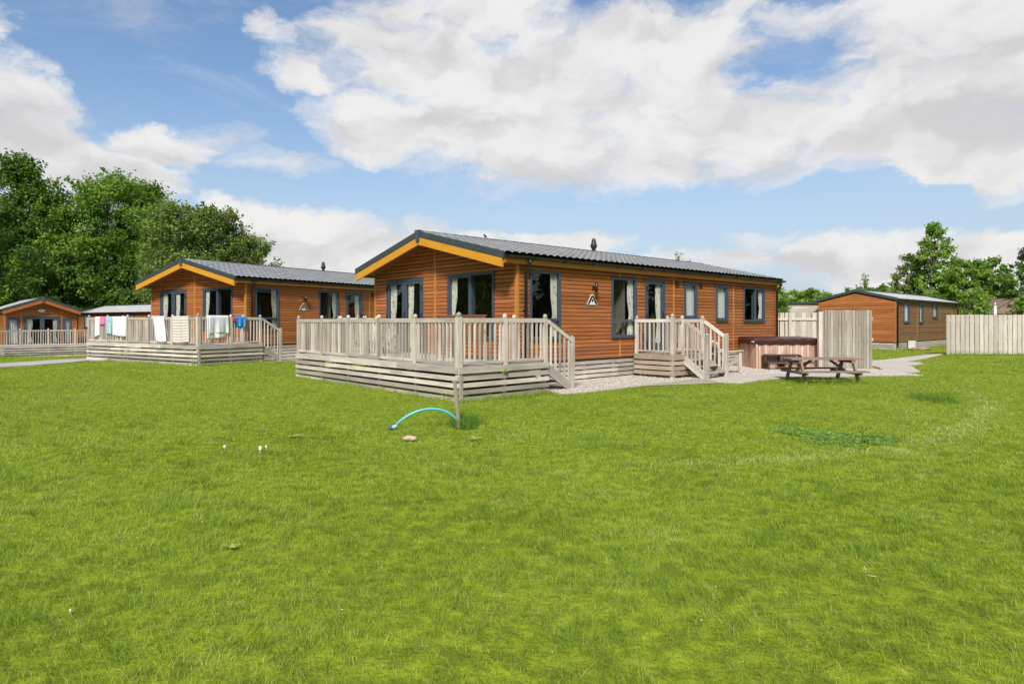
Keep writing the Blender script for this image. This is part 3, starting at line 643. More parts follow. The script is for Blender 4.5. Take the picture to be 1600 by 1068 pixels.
def P1(px, v=0): return F1.u_px(px, v)
uA0, uA1 = P1(826.6), P1(873.5); uB0, uB1 = P1(954.5), P1(992.6); uD0, uD1 = P1(1007), P1(1037)
uC0, uC1 = P1(1068), P1(1087.6); uE0, uE1 = P1(1117.5), P1(1135.7); uG0, uG1 = P1(1160.6), P1(1193)
zt = 2.615
zE = F1.z_px(501, uE1, 0); zG = F1.z_px(501.6, uG1, 0)
op1 = [dict(side='side', a0=uA0, a1=uA1, z0=1.05, z1=zt, trans=1.50, curt=((uA1-.06, uA1-.27, 1.), ), sash=[9]),
 dict(side='side', a0=uB0, a1=uB1, z0=F1.z_px(525.5, uB1, 0), z1=2.60, trans=1.48, curt=((uB1-.06, uB1-.29, 3.), ), sash=[9]),
 dict(side='side', a0=uD0, a1=uD1, z0=.60, z1=F1.z_px(436, uD0, 0), kind='door', handle=uD1-.11, hinge=(uD0+.03,), curt=((uD1-.14, uD1-.36, 2.),)),
 dict(side='side', a0=uC0, a1=uC1, z0=1.54, z1=2.60, blind=True), dict(side='side', a0=uE0, a1=uE1, z0=zE, z1=2.60, blind=True),
 dict(side='side', a0=uG0, a1=uG1, z0=zG, z1=2.60, mull=(uG0+(uG1-uG0)*.54,), sash=[1], curt=((uG1-.06, uG1-.3, 5.), )),
 dict(side='front', a0=.748, a1=2.525, z0=1.07, z1=zt, mull=(1.62,), sash=[1], curt=((2.46, 2.2, 7.), )),
 dict(side='front', a0=3.63, a1=5.41, z0=.62, z1=2.60, mull=(4.52,), kind='french', hinge=(3.66, 5.38), curt=((5.32, 5.04, 4.), (4.38, 4.14, 8.)), handle=4.47),
 dict(side='left', a0=.9, a1=2.2, z0=1.1, z1=2.5, blind=True), dict(side='left', a0=7.2, a1=8.2, z0=1.3, z1=2.5, blind=True)]
tr1 = [(P1(967.5), .54, F1.z_px(526, P1(967), 0)-.02), (P1(967.5), 2.62, 2.8), (P1(1051.5), .54, 2.8), (P1(1145), .54, 2.8)]
L1 = lodge(F1, 12.6, 6.085, .54, 2.95, 3.71, .59, .2, .15, op1, 'nearest timber lodge with yellow gable boards and dark tiled roof, beside the hot tub', 'brown timber holiday lodges',
  trims=tr1, front_trims=(3.08,), flue=(F1.u_px(930, 3.04), .50), downpipes=((F1.u_px(821.5, -.07), 0), (12.55, 0)))
for ux in (1056.6, 1093.4):
    a = P1(ux); mb = MB(fmap('side', 6.085, 12.6)); mb.box(a-.075, a+.075, .02, .055, 2.47, 2.61)
    for i in range(4): mb.box(a-.065, a+.065, .0555, .066, 2.485+i*.03, 2.50+i*.03)
    mb.build('vent', 'vent_brown', L1)
# outdoor tap on the skirting near the tub
tp = MB(fmap('side', 6.085, 12.6)); a = P1(1154); tp.tube([(a,.0,.52),(a,.08,.52),(a+.1,.10,.55),(a+.25,.08,.50)], .018, 6); tp.tube([(a+.05,.06,.56),(a+.05,.06,.62)], .02, 6); tp.tube([(a-.1,.03,.49),(a+.5,.03,.49)], .02, 6); tp.build('pipework', 'chrome', L1)

def wall_lamp(F, a, z, label):
    r = empty('wall_lamp', F.w(a, -.02, z), F.a, label, 'lamp', 'cylinder lamps above the triangular signs')
    m_ = MB(); m_.box(-.035,.035,-.02,.0,-.05,.05); m_.box(-.012,.012,-.075,-.02,-.015,.015); m_.build('bracket', 'black_metal', r)
    m_ = MB(); m_.lathe((0,-.11,0), [(.03,-.115),(.04,-.11),(.04,.11),(.03,.115)], 12); m_.build('lamp_body', 'gutter_plastic', r)
def wall_sign(F, a, z, label):
    r = empty('wall_sign', F.w(a, -.03, z), F.a, label, 'sign', 'triangular plaques on the lodge side walls')
    def tri(pts, y0, y1, nm, mat):
        m_ = MB(); n = len(pts); pts = [(x_, z_*.76) for x_, z_ in pts]
        m_.poly([(x, y1, z_) for x, z_ in pts]); m_.poly([(x, y0, z_) for x, z_ in reversed(pts)])
        for i in range(n):
            (xa, za), (xb, zb) = pts[i], pts[(i+1) % n]; m_.poly([(xa,y1,za),(xa,y0,za),(xb,y0,zb),(xb,y1,zb)])
        m_.build(nm, mat, r)
    w = .19; h = .35
    # rounded corner triangle backing
    tri([(-w,-.165),(-w+.015,-.18),(w-.015,-.18),(w,-.165),(w,-.145),(.035,.155),(.015,.172),(-.015,.172),(-.035,.155),(-w,-.145)], 0, -.012, 'backing', 'white_plastic')
    tri([(.0,.128),(.045,.10),(.172,-.14),(.172,-.155),(.118,-.155),(.002,.075)], -.0125, -.020, 'chevron', 'black_metal')
    tri([(-.172,-.14),(-.045,.10),(.0,.128),(-.004,.072),(-.118,-.155),(-.172,-.155)], -.0125, -.020, 'chevron', 'black_metal')
    m2 = [(.035*math.sin(t)*(1 if math.cos(t) > -.2 else .75), -.045+.042*math.cos(t)) for t in [2*math.pi*i/12 for i in range(12)]]
    tri(m2, -.0125, -.020, 'emblem', 'black_metal')
aS = P1(923.5)
wall_sign(F1, aS, F1.z_px(467.5, aS, 0), 'white triangular plaque with black chevron on side wall of the nearest lodge')
wall_lamp(F1, P1(925.5), F1.z_px(449.5, aS, 0), 'black cylinder wall lamp above the sign on the nearest lodge')

# lodge 2 is the same model
L2 = copy_tree(L1); L2.location = (F2.o.x, F2.o.y, F2.z); L2.rotation_euler = (0,0,F2.a)
tag(L2, 'second timber lodge with yellow gable boards, standing behind the deck hung with towels', 'lodge', 'brown timber holiday lodges')
for ch in [c for c in bpy.data.objects if c.parent == L2 and c.name.startswith('pipework')]: bpy.data.objects.remove(ch)
wall_sign(F2, aS, 1.46+(502-479)/985*24.5-.08, 'white triangular plaque with black chevron on side wall of the lodge behind the towels')
wall_lamp(F2, P1(925.5), 1.46+(502-467)/985*24.5-.08, 'black cylinder wall lamp above the sign on the lodge behind the towels')

W3 = 3.52
op3 = [dict(side='front', a0=.28, a1=.70, z0=.62, z1=2.2, blind=True), dict(side='front', a0=.84, a1=2.63, z0=.62, z1=2.28, mull=(1.735,), kind='french', hinge=(.87,2.60), curt=((2.5,2.2,1.),(1.2,.98,2.))),
   dict(side='front', a0=2.86, a1=3.44, z0=.62, z1=2.2, blind=True)]
L3 = lodge(F3, 10.5, W3, .5, 2.74, 3.45, .45, .2, .15, op3, 'far left timber lodge with an oval sign above its glazed doors', 'brown timber holiday lodges', yellow='cladding_wood', corner='cladding_wood', roofm='roof_sheet', tile=False, front_trims=(.77, 2.74))
sgn = MB(fmap('front', W3, 10.5)); ring = [(1.76+.17*math.cos(t), 2.66+.09*math.sin(t)) for t in [2*math.pi*i/20 for i in range(20)]]
sgn.poly([(a, .06, z) for a, z in ring]); sgn.poly([(a, .03, z) for a, z in reversed(ring)])
for i in range(20): (a, z), (b, y) = ring[i], ring[(i+1) % 20]; sgn.poly([(a,.03,z),(b,.03,y),(b,.06,y),(a,.06,z)])
o = sgn.build('oval_sign', 'white_plastic', None); o.location = (F3.o.x, F3.o.y, F3.z); o.rotation_euler = (0,0,F3.a); tag(o, 'small white oval sign in the gable of the far left lodge', 'sign')

def s4(px): return F4.u_px(px, 0)
op4 = []
for (x0, x1, y0, y1) in ((1411.5,1420,473.5,504),(1435.4,1441.8,474,504.5),(1456.3,1464.3,475,496.7)):
    a, b = s4(x0), s4(x1); op4.append(dict(side='side', a0=a, a1=b, z0=F4.z_px(y1, a, 0), z1=F4.z_px(y0, a, 0), blind=True))
L4 = lodge(F4, 11.65, 3.67, .42, 2.62, 3.10, .1, .15, .1, op4, 'plain brown lodge with a blank gable end, far right behind the fence panel', 'brown timber holiday lodges', yellow=False, roofm='roof_sheet', side_clad='shaded_cladding', tile=False,
   trims=((s4(1432.5), .42, 2.6), (s4(1468), .42, 2.6)), downpipes=((.12, 0), (11.6, 0)), barge=.13, skirt_rows=4, corner='cladding_wood', skirtmat='fence_wood')
gb = empty('meter_box', F4.w(s4(1419), -.18, 0), F4.a, 'white meter cabinet against the skirting of the far right lodge', 'cabinet')
mb = MB(); mb.box(-.2,.2,-.12,.12,.05,.46); mb.build('cabinet_body', 'white_plastic', gb)
mb = MB(); mb.box(-.18,-.005,-.14,-.121,.07,.44); mb.build('cabinet_door', 'white_plastic', gb); mb = MB(); mb.box(.005,.18,-.14,-.121,.07,.44); mb.build('cabinet_door', 'white_plastic', gb)
o5 = []
for (x0, x1, y0, y1) in ((132,143.5,491,511),(165,173,490,500),(198,209.5,489,503)):
    # long side facing the camera is the wall v=W of this frame -> use side with mirrored frame
    pass
F5 = Frame(-32.0, 46.6, math.atan2(-5.8, 8.7), -.55)
for (x0, x1) in ((132,143.5),(165,173),(198,209.5)):
    a, b = F5.u_px(x0, 0), F5.u_px(x1, 0); o5.append(dict(side='side', a0=a, a1=b, z0=F5.z_px(512 if x0 < 140 else 503, a, 0), z1=F5.z_px(490, a, 0), blind=True))
L5 = lodge(F5, 10.6, 3.7, .5, 2.66, 3.2, .2, .2, .1, o5, 'low brown lodge with pale roof, seen between the far left lodge and the towel deck', 'brown timber holiday lodges', yellow=False, roofm='roof_sheet', tile=False,
   trims=((F5.u_px(160, 0), .5, 2.5), (F5.u_px(216.7, 0), .5, 2.5)), downpipes=(), barge=.13)

# ------------------------------------------------------------------ decks
ZD = .62
def post(root, x, y, zlo=.42, ztop=1.555, w=.085, mat='weathered_wood', slot=True):
    m_ = MB(); m_.box(x-w/2, x+w/2, y-w/2, y+w/2, zlo, ztop-.03)
    m_.lathe((x, y, ztop-.03), [(w*.36,0),(w*.50,.015),(w*.54,.035),(w*.48,.06),(w*.28,.08),(w*.05,.087)], 10); return m_.build('post', mat, root)
def newel(root, x, y, zlo, ztop, w=.085, mat='weathered_wood'):
    m_ = MB(); m_.box(x-w/2, x+w/2, y-w/2, y+w/2, zlo, ztop); m_.lathe((x, y, ztop), [(w*.42,0),(w*.36,.015),(w*.15,.025)], 8); return m_.build('newel_post', mat, root)
def rail_panel(root, p, q, mat='weathered_wood', zt=1.52, zlo=.67, n=None):
    p, q = Vector(p), Vector(q); l = (q-p).length; d = (q-p)/l; a = p+d*.05; b = q-d*.05
    m_ = MB(); m_.bar((*a, zt-.04), (*b, zt-.04), .045, .085); m_.bar((*a, zlo+.022), (*b, zlo+.022), .04, .05)
    n = n or max(2, round(l/.127))
    for i in range(n):
        c = p+d*(l*(i+1)/(n+1)+random.uniform(-.004,.004)); m_.bar((*c, zlo+.046), (*c, zt-.082), .032, .036, up=(d.x, d.y, 0))
    return m_.build('rail_panel', mat, root)
def skirt(root, p, q, out, mat='weathered_wood', posts=(), zlo=-.06, heights=((.50,.62),(.368,.455),(.24,.325),(.112,.197),(-.06,.068)), full=3.0):
    p, q = Vector(p), Vector(q); l = (q-p).length; d = (q-p)/l; o = Vector(out)
    m_ = MB()
    for k, (z0, z1) in enumerate(heights):
        a = 0.; a_first = full*random.uniform(.6, 1.)
        while a < l-.01:
            b = min(l, a+(a_first if a == 0 else full));
            if l-b < .4: b = l
            c0 = p+d*(a+.003)+o*(.018 if k == 0 else .014); c1 = p+d*(b-.003)+o*(.018 if k == 0 else .014)
            m_.bar((*c0, (z0+z1)/2), (*c1, (z0+z1)/2), .026, (z1-z0)-.004); a = b
    m_.build('skirting', mat, root)
    for t in posts:
        c = p+d*t-o*.05
        m_ = MB(); m_.bar((*c, -.06), (*c, .47), .07, .07, up=(d.x, d.y, 0)); m_.build('skirt_post', mat, root)
def stair(root, p, dirv, side, width, run, mat='weathered_wood', zt=ZD, rails=(0, 1), nst=3, newz=1.13):
    # p: top outer corner (x,y) start; dirv: descent dir; side: unit vector across
    p = Vector(p); d = Vector(dirv); s_ = Vector(side)
    for k in (0, 1):
        b = p+s_*(width*k)
        m_ = MB(); m_.bar((*(b-d*.02), zt-.13), (*(b+d*run), .02), .04, .19); m_.build('stringer', mat, root)
        if k in rails:
            newel(root, *(b+d*run), -.05, newz, mat=mat)
            m_ = MB(); m_.bar((*(b+d*.03), 1.455), (*(b+d*(run-.03)), newz-.075), .045, .08)
            n = max(3, round(run/.14))
            for i in range(n):
                t = run*(i+.75)/(n+.5); ztp = 1.44+(newz-.09-1.44)*(t/run); zbt = (zt-.06)+(.08-(zt-.06))*(t/run)
                c = b+d*t; m_.bar((*c, zbt), (*c, ztp), .034, .034, up=(d.x, d.y, 0))
            m_.build('handrail', mat, root)
    for i in range(nst):
        t = run*(i+.55)/nst; z = zt-(i+1)*zt/(nst+1)
        m_ = MB(); a = p+d*t+s_*.03; b = p+d*t+s_*(width-.03); m_.bar((*a, z), (*b, z), run/nst*.95, .035); m_.build('tread', mat, root)
def floor_boards(root, u0, u1, v0, v1, mat='weathered_wood'):
    m_ = MB(); n = round((u1-u0)/.145)
    for i in range(n):
        a = u0+i*(u1-u0)/n; m_.box(a, a+(u1-u0)/n-.006, v0, v1, ZD-.03, ZD, ax=1)
    m_.build('deck_floor', mat, root)
    m_ = MB(); n = 5
    for i in range(n): a = v0+.1+(v1-v0-.3)*i/(n-1); m_.box(u0+.04, u1-.03, a, a+.05, ZD-.17, ZD-.034)
    m_.build('joists', mat, root)
def deck(F, label, cat='deck', group='grey weathered decks'):
    root = empty('timber_deck', (F.o.x, F.o.y, F.z), F.a, label, cat, group)
    u0 = -2.45; v0, v1 = bays1[0], bays1[-1]
    floor_boards(root, u0, -.05, v0, v1)
    for v in bays1: post(root, u0, v, zlo=.44 if v == v0 else .5, ztop=1.575 if v == v0 else 1.555, w=.095 if v == v0 else .08)
    for a, b in zip(bays1[:-1], bays1[1:]): rail_panel(root, (u0, a), (u0, b), n=11)
    us = [u0, -1.32, -.2]
    for u in us[1:]: post(root, u, v0, zlo=.5)
    rail_panel(root, (us[0], v0), (us[1], v0), n=8); rail_panel(root, (us[1], v0), (us[2], v0), n=8)
    post(root, -.2, -.12, zlo=.5, ztop=1.55)
    for u in (-1.25, -.12): post(root, u, v1, zlo=.5)
    rail_panel(root, (u0, v1), (-1.25, v1)); rail_panel(root, (-1.25, v1), (-.12, v1))
    o = .045
    skirt(root, (u0-o, v0-o), (u0-o, v1+o), (-1, 0), posts=[b-v0 for b in bays1])
    skirt(root, (u0-o, v0-o), (-.15, v0-o), (0, -1), posts=(.05, 1.15, 2.25))
    skirt(root, (u0-o, v1+o), (-.05, v1+o), (0, 1), posts=(.05, 1.2, 2.35))
    stair(root, (-.13, v0), (1, 0), (0, 1), .95, .76, rails=(0,))
    return root
D1 = deck(F1, 'large grey deck with baluster railing in front of the nearest lodge')
D2 = copy_tree(D1); D2.location = (F2.o.x, F2.o.y, F2.z); D2.rotation_euler = (0,0,F2.a); tag(D2, 'grey railed deck with towels hanging over its rail', 'deck', 'grey weathered decks')
def porch(F, label):
    root = empty('timber_porch', (F.o.x, F.o.y, F.z), F.a, label, 'porch', 'door porches with steps'); mt = 'porch_wood'; W_ = 'weathered_wood'
    a, b, v = 4.26, 5.68, -1.2
    floor_boards(root, a, b, v, -.06, mt)
    for (x, y) in ((a, v), (a, -.1), (4.70, v), (b, v), (b, -.1)): post(root, x, y, zlo=-.05 if (x, y) == (a, v) else .5, ztop=1.60 if x == a and y == v else 1.555, w=.09 if y == v else .08)
    rail_panel(root, (a, v), (a, -.1), n=7); rail_panel(root, (a, v), (4.70, v), n=2); rail_panel(root, (b, v), (b, -.1), n=7)
    skirt(root, (a-.04, v-.04), (a-.04, -.05), (-1, 0), mt, posts=(.05, 1.0), heights=((.475,.62),(.345,.44),(.215,.315),(.085,.185)))
    skirt(root, (a-.04, v-.04), (b+.04, v-.04), (0, -1), mt, posts=(.5, .95, 1.4), heights=((.475,.62),(.345,.44),(.215,.315),(.085,.185)))
    skirt(root, (b+.04, v-.04), (b+.04, -.05), (1, 0), mt, posts=(.05, 1.0), heights=((.475,.62),(.345,.44),(.215,.315),(.085,.185)))
    stair(root, (4.72, v-.05), (0, -1), (1, 0), .94, .66, W_, rails=(0, 1), nst=3)
    return root
Q1 = porch(F1, 'small stepped porch at the side door of the nearest lodge')
Q2 = copy_tree(Q1); Q2.location = (F2.o.x, F2.o.y, F2.z); Q2.rotation_euler = (0,0,F2.a); tag(Q2, 'stepped porch at the side door of the second lodge, mostly behind the nearest deck', 'porch', 'door porches with steps')
# deck 3
D3 = empty('timber_deck', (F3.o.x, F3.o.y, F3.z), F3.a, 'grey railed deck at far left before the lodge with the oval sign', 'deck', 'grey weathered decks')
vs = [-.75, .55, 1.85, 3.15, 4.45, 5.75]
floor_boards(D3, -2.45, -.05, vs[0], vs[-1])
for v in vs: post(D3, -2.45, v, zlo=.0)
for a, b in zip(vs[:-1], vs[1:]): rail_panel(D3, (-2.45, a), (-2.45, b), n=10)
post(D3, -.1, vs[0]); rail_panel(D3, (-2.45, vs[0]), (-.1, vs[0]))
skirt(D3, (-2.5, vs[0]), (-2.5, vs[-1]), (-1, 0), posts=[v-vs[0] for v in vs]); skirt(D3, (-2.5, vs[0]-.04), (-.05, vs[0]-.04), (0, -1), posts=(.1, 1.2))

# ------------------------------------------------------------------ towels and clothes on deck 2 (rail at u=-2.45)
def cloth(name, mat, label, cat, px0, px1, ylo, skew=0., back=.35, edge='front', v=None, thick=.012, seed=0, extra=None, zoff=0., wav=.03, taper=0., group=None):
    F = F2
    if edge == 'front':
        a, b = F.v_px(px0, -2.47), F.v_px(px1, -2.47); Yc = F.w(-2.47, (a+b)/2).y
    else:
        a, b = F.u_px(px0, -1.09), F.u_px(px1, -1.09); Yc = F.w((a+b)/2, -1.09).y
    zbot = H+(HZ-ylo)/FPX*Yc-F.z; zt_ = 1.535+zoff
    m_ = MB(); n = 22; rows = []
    path = [(-back, .0, 1)]  # build path: (dist along, ...)
    prof = []
    for i in range(5): prof.append((-.042-zoff*.3, zt_-.02-back*(1-i/4)))      # inside hang
    for i in range(5): an = math.pi*i/4; prof.append((-.04*math.cos(an), zt_+.012*math.sin(an)-.0))
    hl = zt_-zbot
    for i in range(1, 13): prof.append((.042+zoff*.3+.004*i/12, zt_-hl*i/12))
    for k, (o, z) in enumerate(prof):
        t = max(0, (k-9)/12); row = []
        for j in range(n+1):
            s_ = j/n; c = a+(b-a)*(s_*(1-taper*t)+taper*t*.5)+skew*t
            ww = wav*t*math.sin(s_*11+seed)+.4*wav*t*math.sin(s_*23+seed*2)
            zz = z - (0.02*math.sin(s_*5+seed)*t)
            row.append((-2.45-o-max(ww, -.002 if t == 0 else -.02)-.0, c, zz) if edge == 'front' else (c, -1.067-o-ww, zz))
        rows.append(row)
    m_.grid(rows, lambda i, j: (abs(b-a)*j/n, i*.06))
    ob_ = m_.build(name, mat); ob_.location = (F.o.x, F.o.y, F.z); ob_.rotation_euler = (0,0,F.a)
    md = ob_.modifiers.new('thickness', 'SOLIDIFY'); md.thickness = thick; md.offset = 0
    return tag(ob_, label, cat, group)
G_ = 'laundry drying over the deck rail'
cloth('swimsuit', 'yellow_white_cloth', 'thin yellow and white garment, leftmost on the towel deck rail', 'clothing', 149.5, 157, 525, seed=1, wav=.02, taper=.3, group=G_)
cloth('shorts', 'pink_cloth', 'small pink garment over the rail between white and patterned clothes', 'clothing', 157.4, 165.4, 507, seed=2, group=G_)
cloth('swim_shorts', 'pattern_cloth', 'pale blue garment with bright fruit pattern hanging on the rail', 'clothing', 166, 176, 522, seed=3, wav=.03, group=G_)
cloth('towel', 'white_cloth', 'white towel on rail, just right of the patterned blue garment', 'towel', 176.5, 198, 525, seed=4, group=G_)
cloth('towel', 'white_cloth', 'long slanting white towel on rail, left of the striped one', 'towel', 239.5, 257, 534, skew=-.17, seed=5, zoff=.004, group=G_)
cloth('striped_towel', 'towel_stripe', 'beige and white striped towel over the deck rail', 'towel', 269.5, 295, 536, skew=-.03, seed=6, group=G_)
cloth('towel', 'white_cloth', 'lower white towel with wavy hem, underneath another near the deck corner', 'towel', 322.5, 354, 529, edge='side', seed=7, group=G_)
cloth('towel', 'white_cloth', 'upper white towel lying over another near the deck corner', 'towel', 326, 356.5, 521, edge='side', seed=8, zoff=.022, group=G_)
cloth('swim_shorts', 'blue_cloth', 'bright blue garment over the rail beside the deck steps', 'clothing', 367.5, 384, 511, edge='side', seed=9, wav=.03, taper=.25, group=G_)
cloth('swim_shorts', 'red_cloth', 'thin red garment peeking out left of the bright blue one', 'clothing', 365, 367.2, 503, edge='side', seed=3, group=G_)

# ------------------------------------------------------------------ furniture
def slat_chair(loc, rz, label, mat='panel_wood', cush=False, s=1., group='pale slatted wooden chairs'):
    r = empty('wooden_chair', loc, rz, label, 'chair', group); r.scale = (s, s, s)
    # faces +X
    m_ = MB()
    for i in range(5): m_.box(-.22+i*.1, -.13+i*.1, -.27, .27, .30+i*.018, .322+i*.018, ax=1)
    m_.build('seat', mat, r)
    m_ = MB()
    for i in range(5):
        y = -.22+i*.11; hh = .78-.035*abs(i-2)**1.6
        m_.bar((-.20, y, .22), (-.40, y, hh), .09, .02, up=(1,0,0))
    m_.bar((-.30,-.27,.48),(-.30,.27,.48), .03,.07); m_.bar((-.385,-.24,.68),(-.385,.24,.68), .03,.05); m_.build('backrest', mat, r)
    for y in (-.30, .30):
        m_ = MB(); m_.bar((-.42, y, .535), (.34, y, .555), .11, .025); m_.build('armrest', mat, r)
        m_ = MB(); m_.box(.22,.31,y-.022,y+.022,0,.54); m_.build('leg', mat, r)
        m_ = MB(); m_.bar((-.48, y*.93, .02), (.26, y*.93, .34), .03, .1); m_.bar((-.36,y,.02),(-.36,y,.53), .04,.06, up=(1,0,0)); m_.build('leg', mat, r)
    if cush:
        m_ = MB(); 
        P = [[(-.20-.19*i/6+.035+.02*math.sin(math.pi*j/6), -.23+.46*j/6, .36+.46*i/6-(.05*abs(j-3)/3 if i == 6 else 0)) for j in range(7)] for i in range(7)]
        m_.grid(P); c = m_.build('cushion', 'cushion', r); md = c.modifiers.new('t','SOLIDIFY'); md.thickness = .06
    return r
p = gpx(1127, 586); slat_chair((6.0, 17.9, .02), R(20), 'slatted wooden armchair with pale cushion, behind the porch steps', cush=True, s=1.12)
q = F1.w(-1.0, 4.15, ZD); slat_chair(q, A1+R(180), 'pale slatted chair on the nearest deck, right of its neighbour', s=.92)
q = F1.w(-1.0, 4.95, ZD); slat_chair(q, A1+R(190), 'pale slatted chair on the nearest deck, by the glazed doors, left of its neighbour', s=.92)
# high-backed bench on the near deck, back to the railing
r = empty('garden_bench', F1.w(-.95, .83, ZD), A1, 'brown slatted garden bench with high back behind the corner railing', 'bench')
m_ = MB(); m_.box(-.02,.02,-.9,.9,.955,.985); m_.box(-.015,.015,-.88,.88,.38,.42)
for i in range(16): m_.box(-.01,.01,-.86+i*.11,-.775+i*.11,.42,.955)
m_.build('backrest', 'bench_wood', r)
m_ = MB()
for i in range(4): m_.box(.04+i*.11,.13+i*.11,-.88,.88,.40,.425)
m_.build('seat', 'bench_wood', r)
for x, y in ((0,-.86),(0,.86),(.42,-.86),(.42,.86)):
    m_ = MB(); m_.box(x-.03,x+.03,y-.03,y+.03,0,.40); m_.build('leg', 'weathered_wood', r)

# picnic table
def picnic():
    r = empty('picnic_table', (7.52, 15.37, 0), 0, 'dark brown picnic table with attached benches on the lawn edge', 'picnic table')
    t = .575; w = 'table_wood'
    m_ = MB()
    for i in range(5): m_.box(-.85,.85,-.33+i*.134,-.33+i*.134+.122,t-.035,t,ax=0)
    m_.build('tabletop', w, r)
    for s_ in (-1, 1):
        m_ = MB()
        for k in range(2): yy = s_*(.56+k*.125); m_.box(-.80,.80,yy-.056,yy+.056,.265,.30,ax=0)
        m_.build('bench', w, r)
    for x in (-.62, .64):
        m_ = MB(); m_.box(x-.045,x-.005,-.72,.72,.20,.262); m_.build('bench_bearer', w, r)
        m_ = MB(); m_.box(x-.045,x-.005,-.32,.32,t-.11,t-.037); m_.build('top_bearer', w, r)
        for s_ in (-1, 1):
            m_ = MB(); m_.bar((x+.02, s_*.52, -.02), (x+.02, s_*.23, t-.037), .045, .095, up=(0, 1, 0)); m_.build('leg', w, r)
        m_ = MB(); m_.bar((x, 0, .235), (x*.35, 0, t-.05), .06, .05); m_.build('brace', w, r)
picnic()

# hot tub
r = empty('hot_tub', (8.45, 20.42, 0), R(1.5), 'square hot tub with maroon vinyl cover and worn wooden sides', 'hot tub')
hs = .97; m_ = MB()
for sgn_ in (-1, 1):
    n = 20
    for i in range(n):
        a = -hs+.09+i*(2*hs-.18)/n; b = a+(2*hs-.18)/n-.008
        m_.box(a, b, sgn_*hs-.012, sgn_*hs+.012, .03, .78); m_.box(sgn_*hs-.012, sgn_*hs+.012, a, b, .03, .78)
m_.box(-hs+.03, hs-.03, -hs+.03, hs-.03, .0, .77, r=.2)
m_.build('side_panel', 'tub_wood', r)
for sx in (-1, 1):
    for sy in (-1, 1):
        c = MB(); c.box(sx*hs-.05-.01*sx+(-.03 if sx > 0 else .03), sx*hs+.05-.01*sx, sy*hs-.05, sy*hs+.03, 0, .80); c.build('corner_post', 'tub_wood', r)
m_ = MB(); m_.box(-hs-.03, hs+.03, -hs-.03, hs+.03, .80, .825, r=.4); m_.build('rim', 'black_metal', r)
m_ = MB(); n = 12
def cv(i, j):
    x = -1.03+2.06*i/n; y = -1.03+2.06*j/n; e_ = max(abs(x), abs(y)); z = .955+.025*(1-abs(y))-.02*(e_ > 1.0) - .015*math.exp(-(x/.05)**2)+.006*math.sin(x*9)*math.sin(y*7)
    return (x, y, z)
m_.grid([[cv(i, j) for i in range(n+1)] for j in range(n+1)])
for (f) in (lambda t: (t, -1.03), lambda t: (1.03, t), lambda t: (-t, 1.03), lambda t: (-1.03, -t)):
    P = []
    for k, (oo, z) in enumerate(((0,.935),(.03,.915),(.03,.86),(.005,.80),(-.005,.775))):
        row = []
        for j in range(n*2+1):
            t = -1.03+2.06*j/(2*n); x, y = f(t); l = 1+oo/1.03*(1+.12*math.sin(j*1.7)); row.append((x*l, y*l, z-.03*(k > 2)*math.sin(j*.8)**2))
        P.append(row)
    m_.grid(P)
m_.build('cover', 'vinyl_cover', r)
m_ = MB(); m_.box(-1.08,-1.02,-1.045,-.9,.82,.86); m_.build('cover_strap', 'white_plastic', r)
# steps in front of the tub
r = empty('tub_steps', (8.15, 18.95, 0), 0, 'dark two-tread wooden steps in front of the hot tub', 'steps')
m_ = MB(); m_.box(-.5,.95,-.12,.16,.2,.235); m_.build('tread', 'step_wood', r); m_ = MB(); m_.box(-.42,.62,.18,.44,.42,.455); m_.build('tread', 'step_wood', r)
for x in (-.48, -.0, .62):
    m_ = MB(); m_.box(x,x+.04,-.1,.15,.0,.2); m_.box(x,x+.04,.18,.42,.0,.42); m_.build('side_frame', 'step_wood', r)

# privacy panel (front), back fence, right fence
def board_fence(name, p, q, ztop, bw, gap, mat, label, rails=2, posts=(), cat='fence', zlo=.02, thick=.022, raildark=False, front_rails=False, batten=False):
    p, q = Vector(p), Vector(q); l = (q-p).length; d = (q-p)/l; rz = math.atan2(d.y, d.x)
    r = empty(name, (p.x, p.y, 0), rz, label, cat)
    m_ = MB(); n = int(l/(bw+gap))
    for i in range(n):
        a = i*(bw+gap); dz = random.uniform(-.008, .008); yo = random.uniform(-.003, .003)
        m_.box(a, a+bw, -thick/2+yo, thick/2+yo, zlo, ztop+dz)
        if batten: m_.box(a+bw*.42, a+bw*.58, -thick/2-.014+yo, -thick/2+yo-.0005, zlo, ztop+dz-.01, r=.3)
    m_.build('boards', mat, r)
    yr = -thick/2-.045 if front_rails else thick/2+.006
    for k in range(rails):
        z = zlo+.25+(ztop-zlo-.5)*k/max(1, rails-1); m_ = MB(); m_.box(0, l, yr, yr+.04, z-.045, z+.045); m_.build('rail', mat, r)
    for a in posts:
        m_ = MB(); yp = -thick/2-.14 if front_rails else thick/2+.05; m_.box(a-.05, a+.05, yp, yp+.09, -.05, ztop-.0); m_.build('post', mat, r)
    return r
board_fence('fence_panel', (9.42, 19.16), (11.02, 19.22), 1.80, .068, .019, 'panel_wood', 'tall weathered privacy panel standing right of the hot tub', rails=3, posts=(1.5,), batten=True)
m_ = MB(); m_.box(-.055,.055,-.05,.05,-.05,1.75); o = m_.build('gate_post', 'weathered_wood'); o.location = (9.34, 19.12, 0); tag(o, 'square wooden post between hot tub and privacy panel', 'post')
board_fence('back_fence', (10.2, 24.5), (11.95, 24.3), 1.80, .165, .035, 'fence_wood', 'board fence behind the hot tub with dark gaps and top rail', rails=2, posts=(.55, 1.6), front_rails=True)
board_fence('board_fence', (18.98, 27.55), (26.5, 27.35), 1.75, .174, .029, 'fence_wood', 'long pale vertical board fence at the right edge', rails=2, posts=(1, 3, 5, 7))
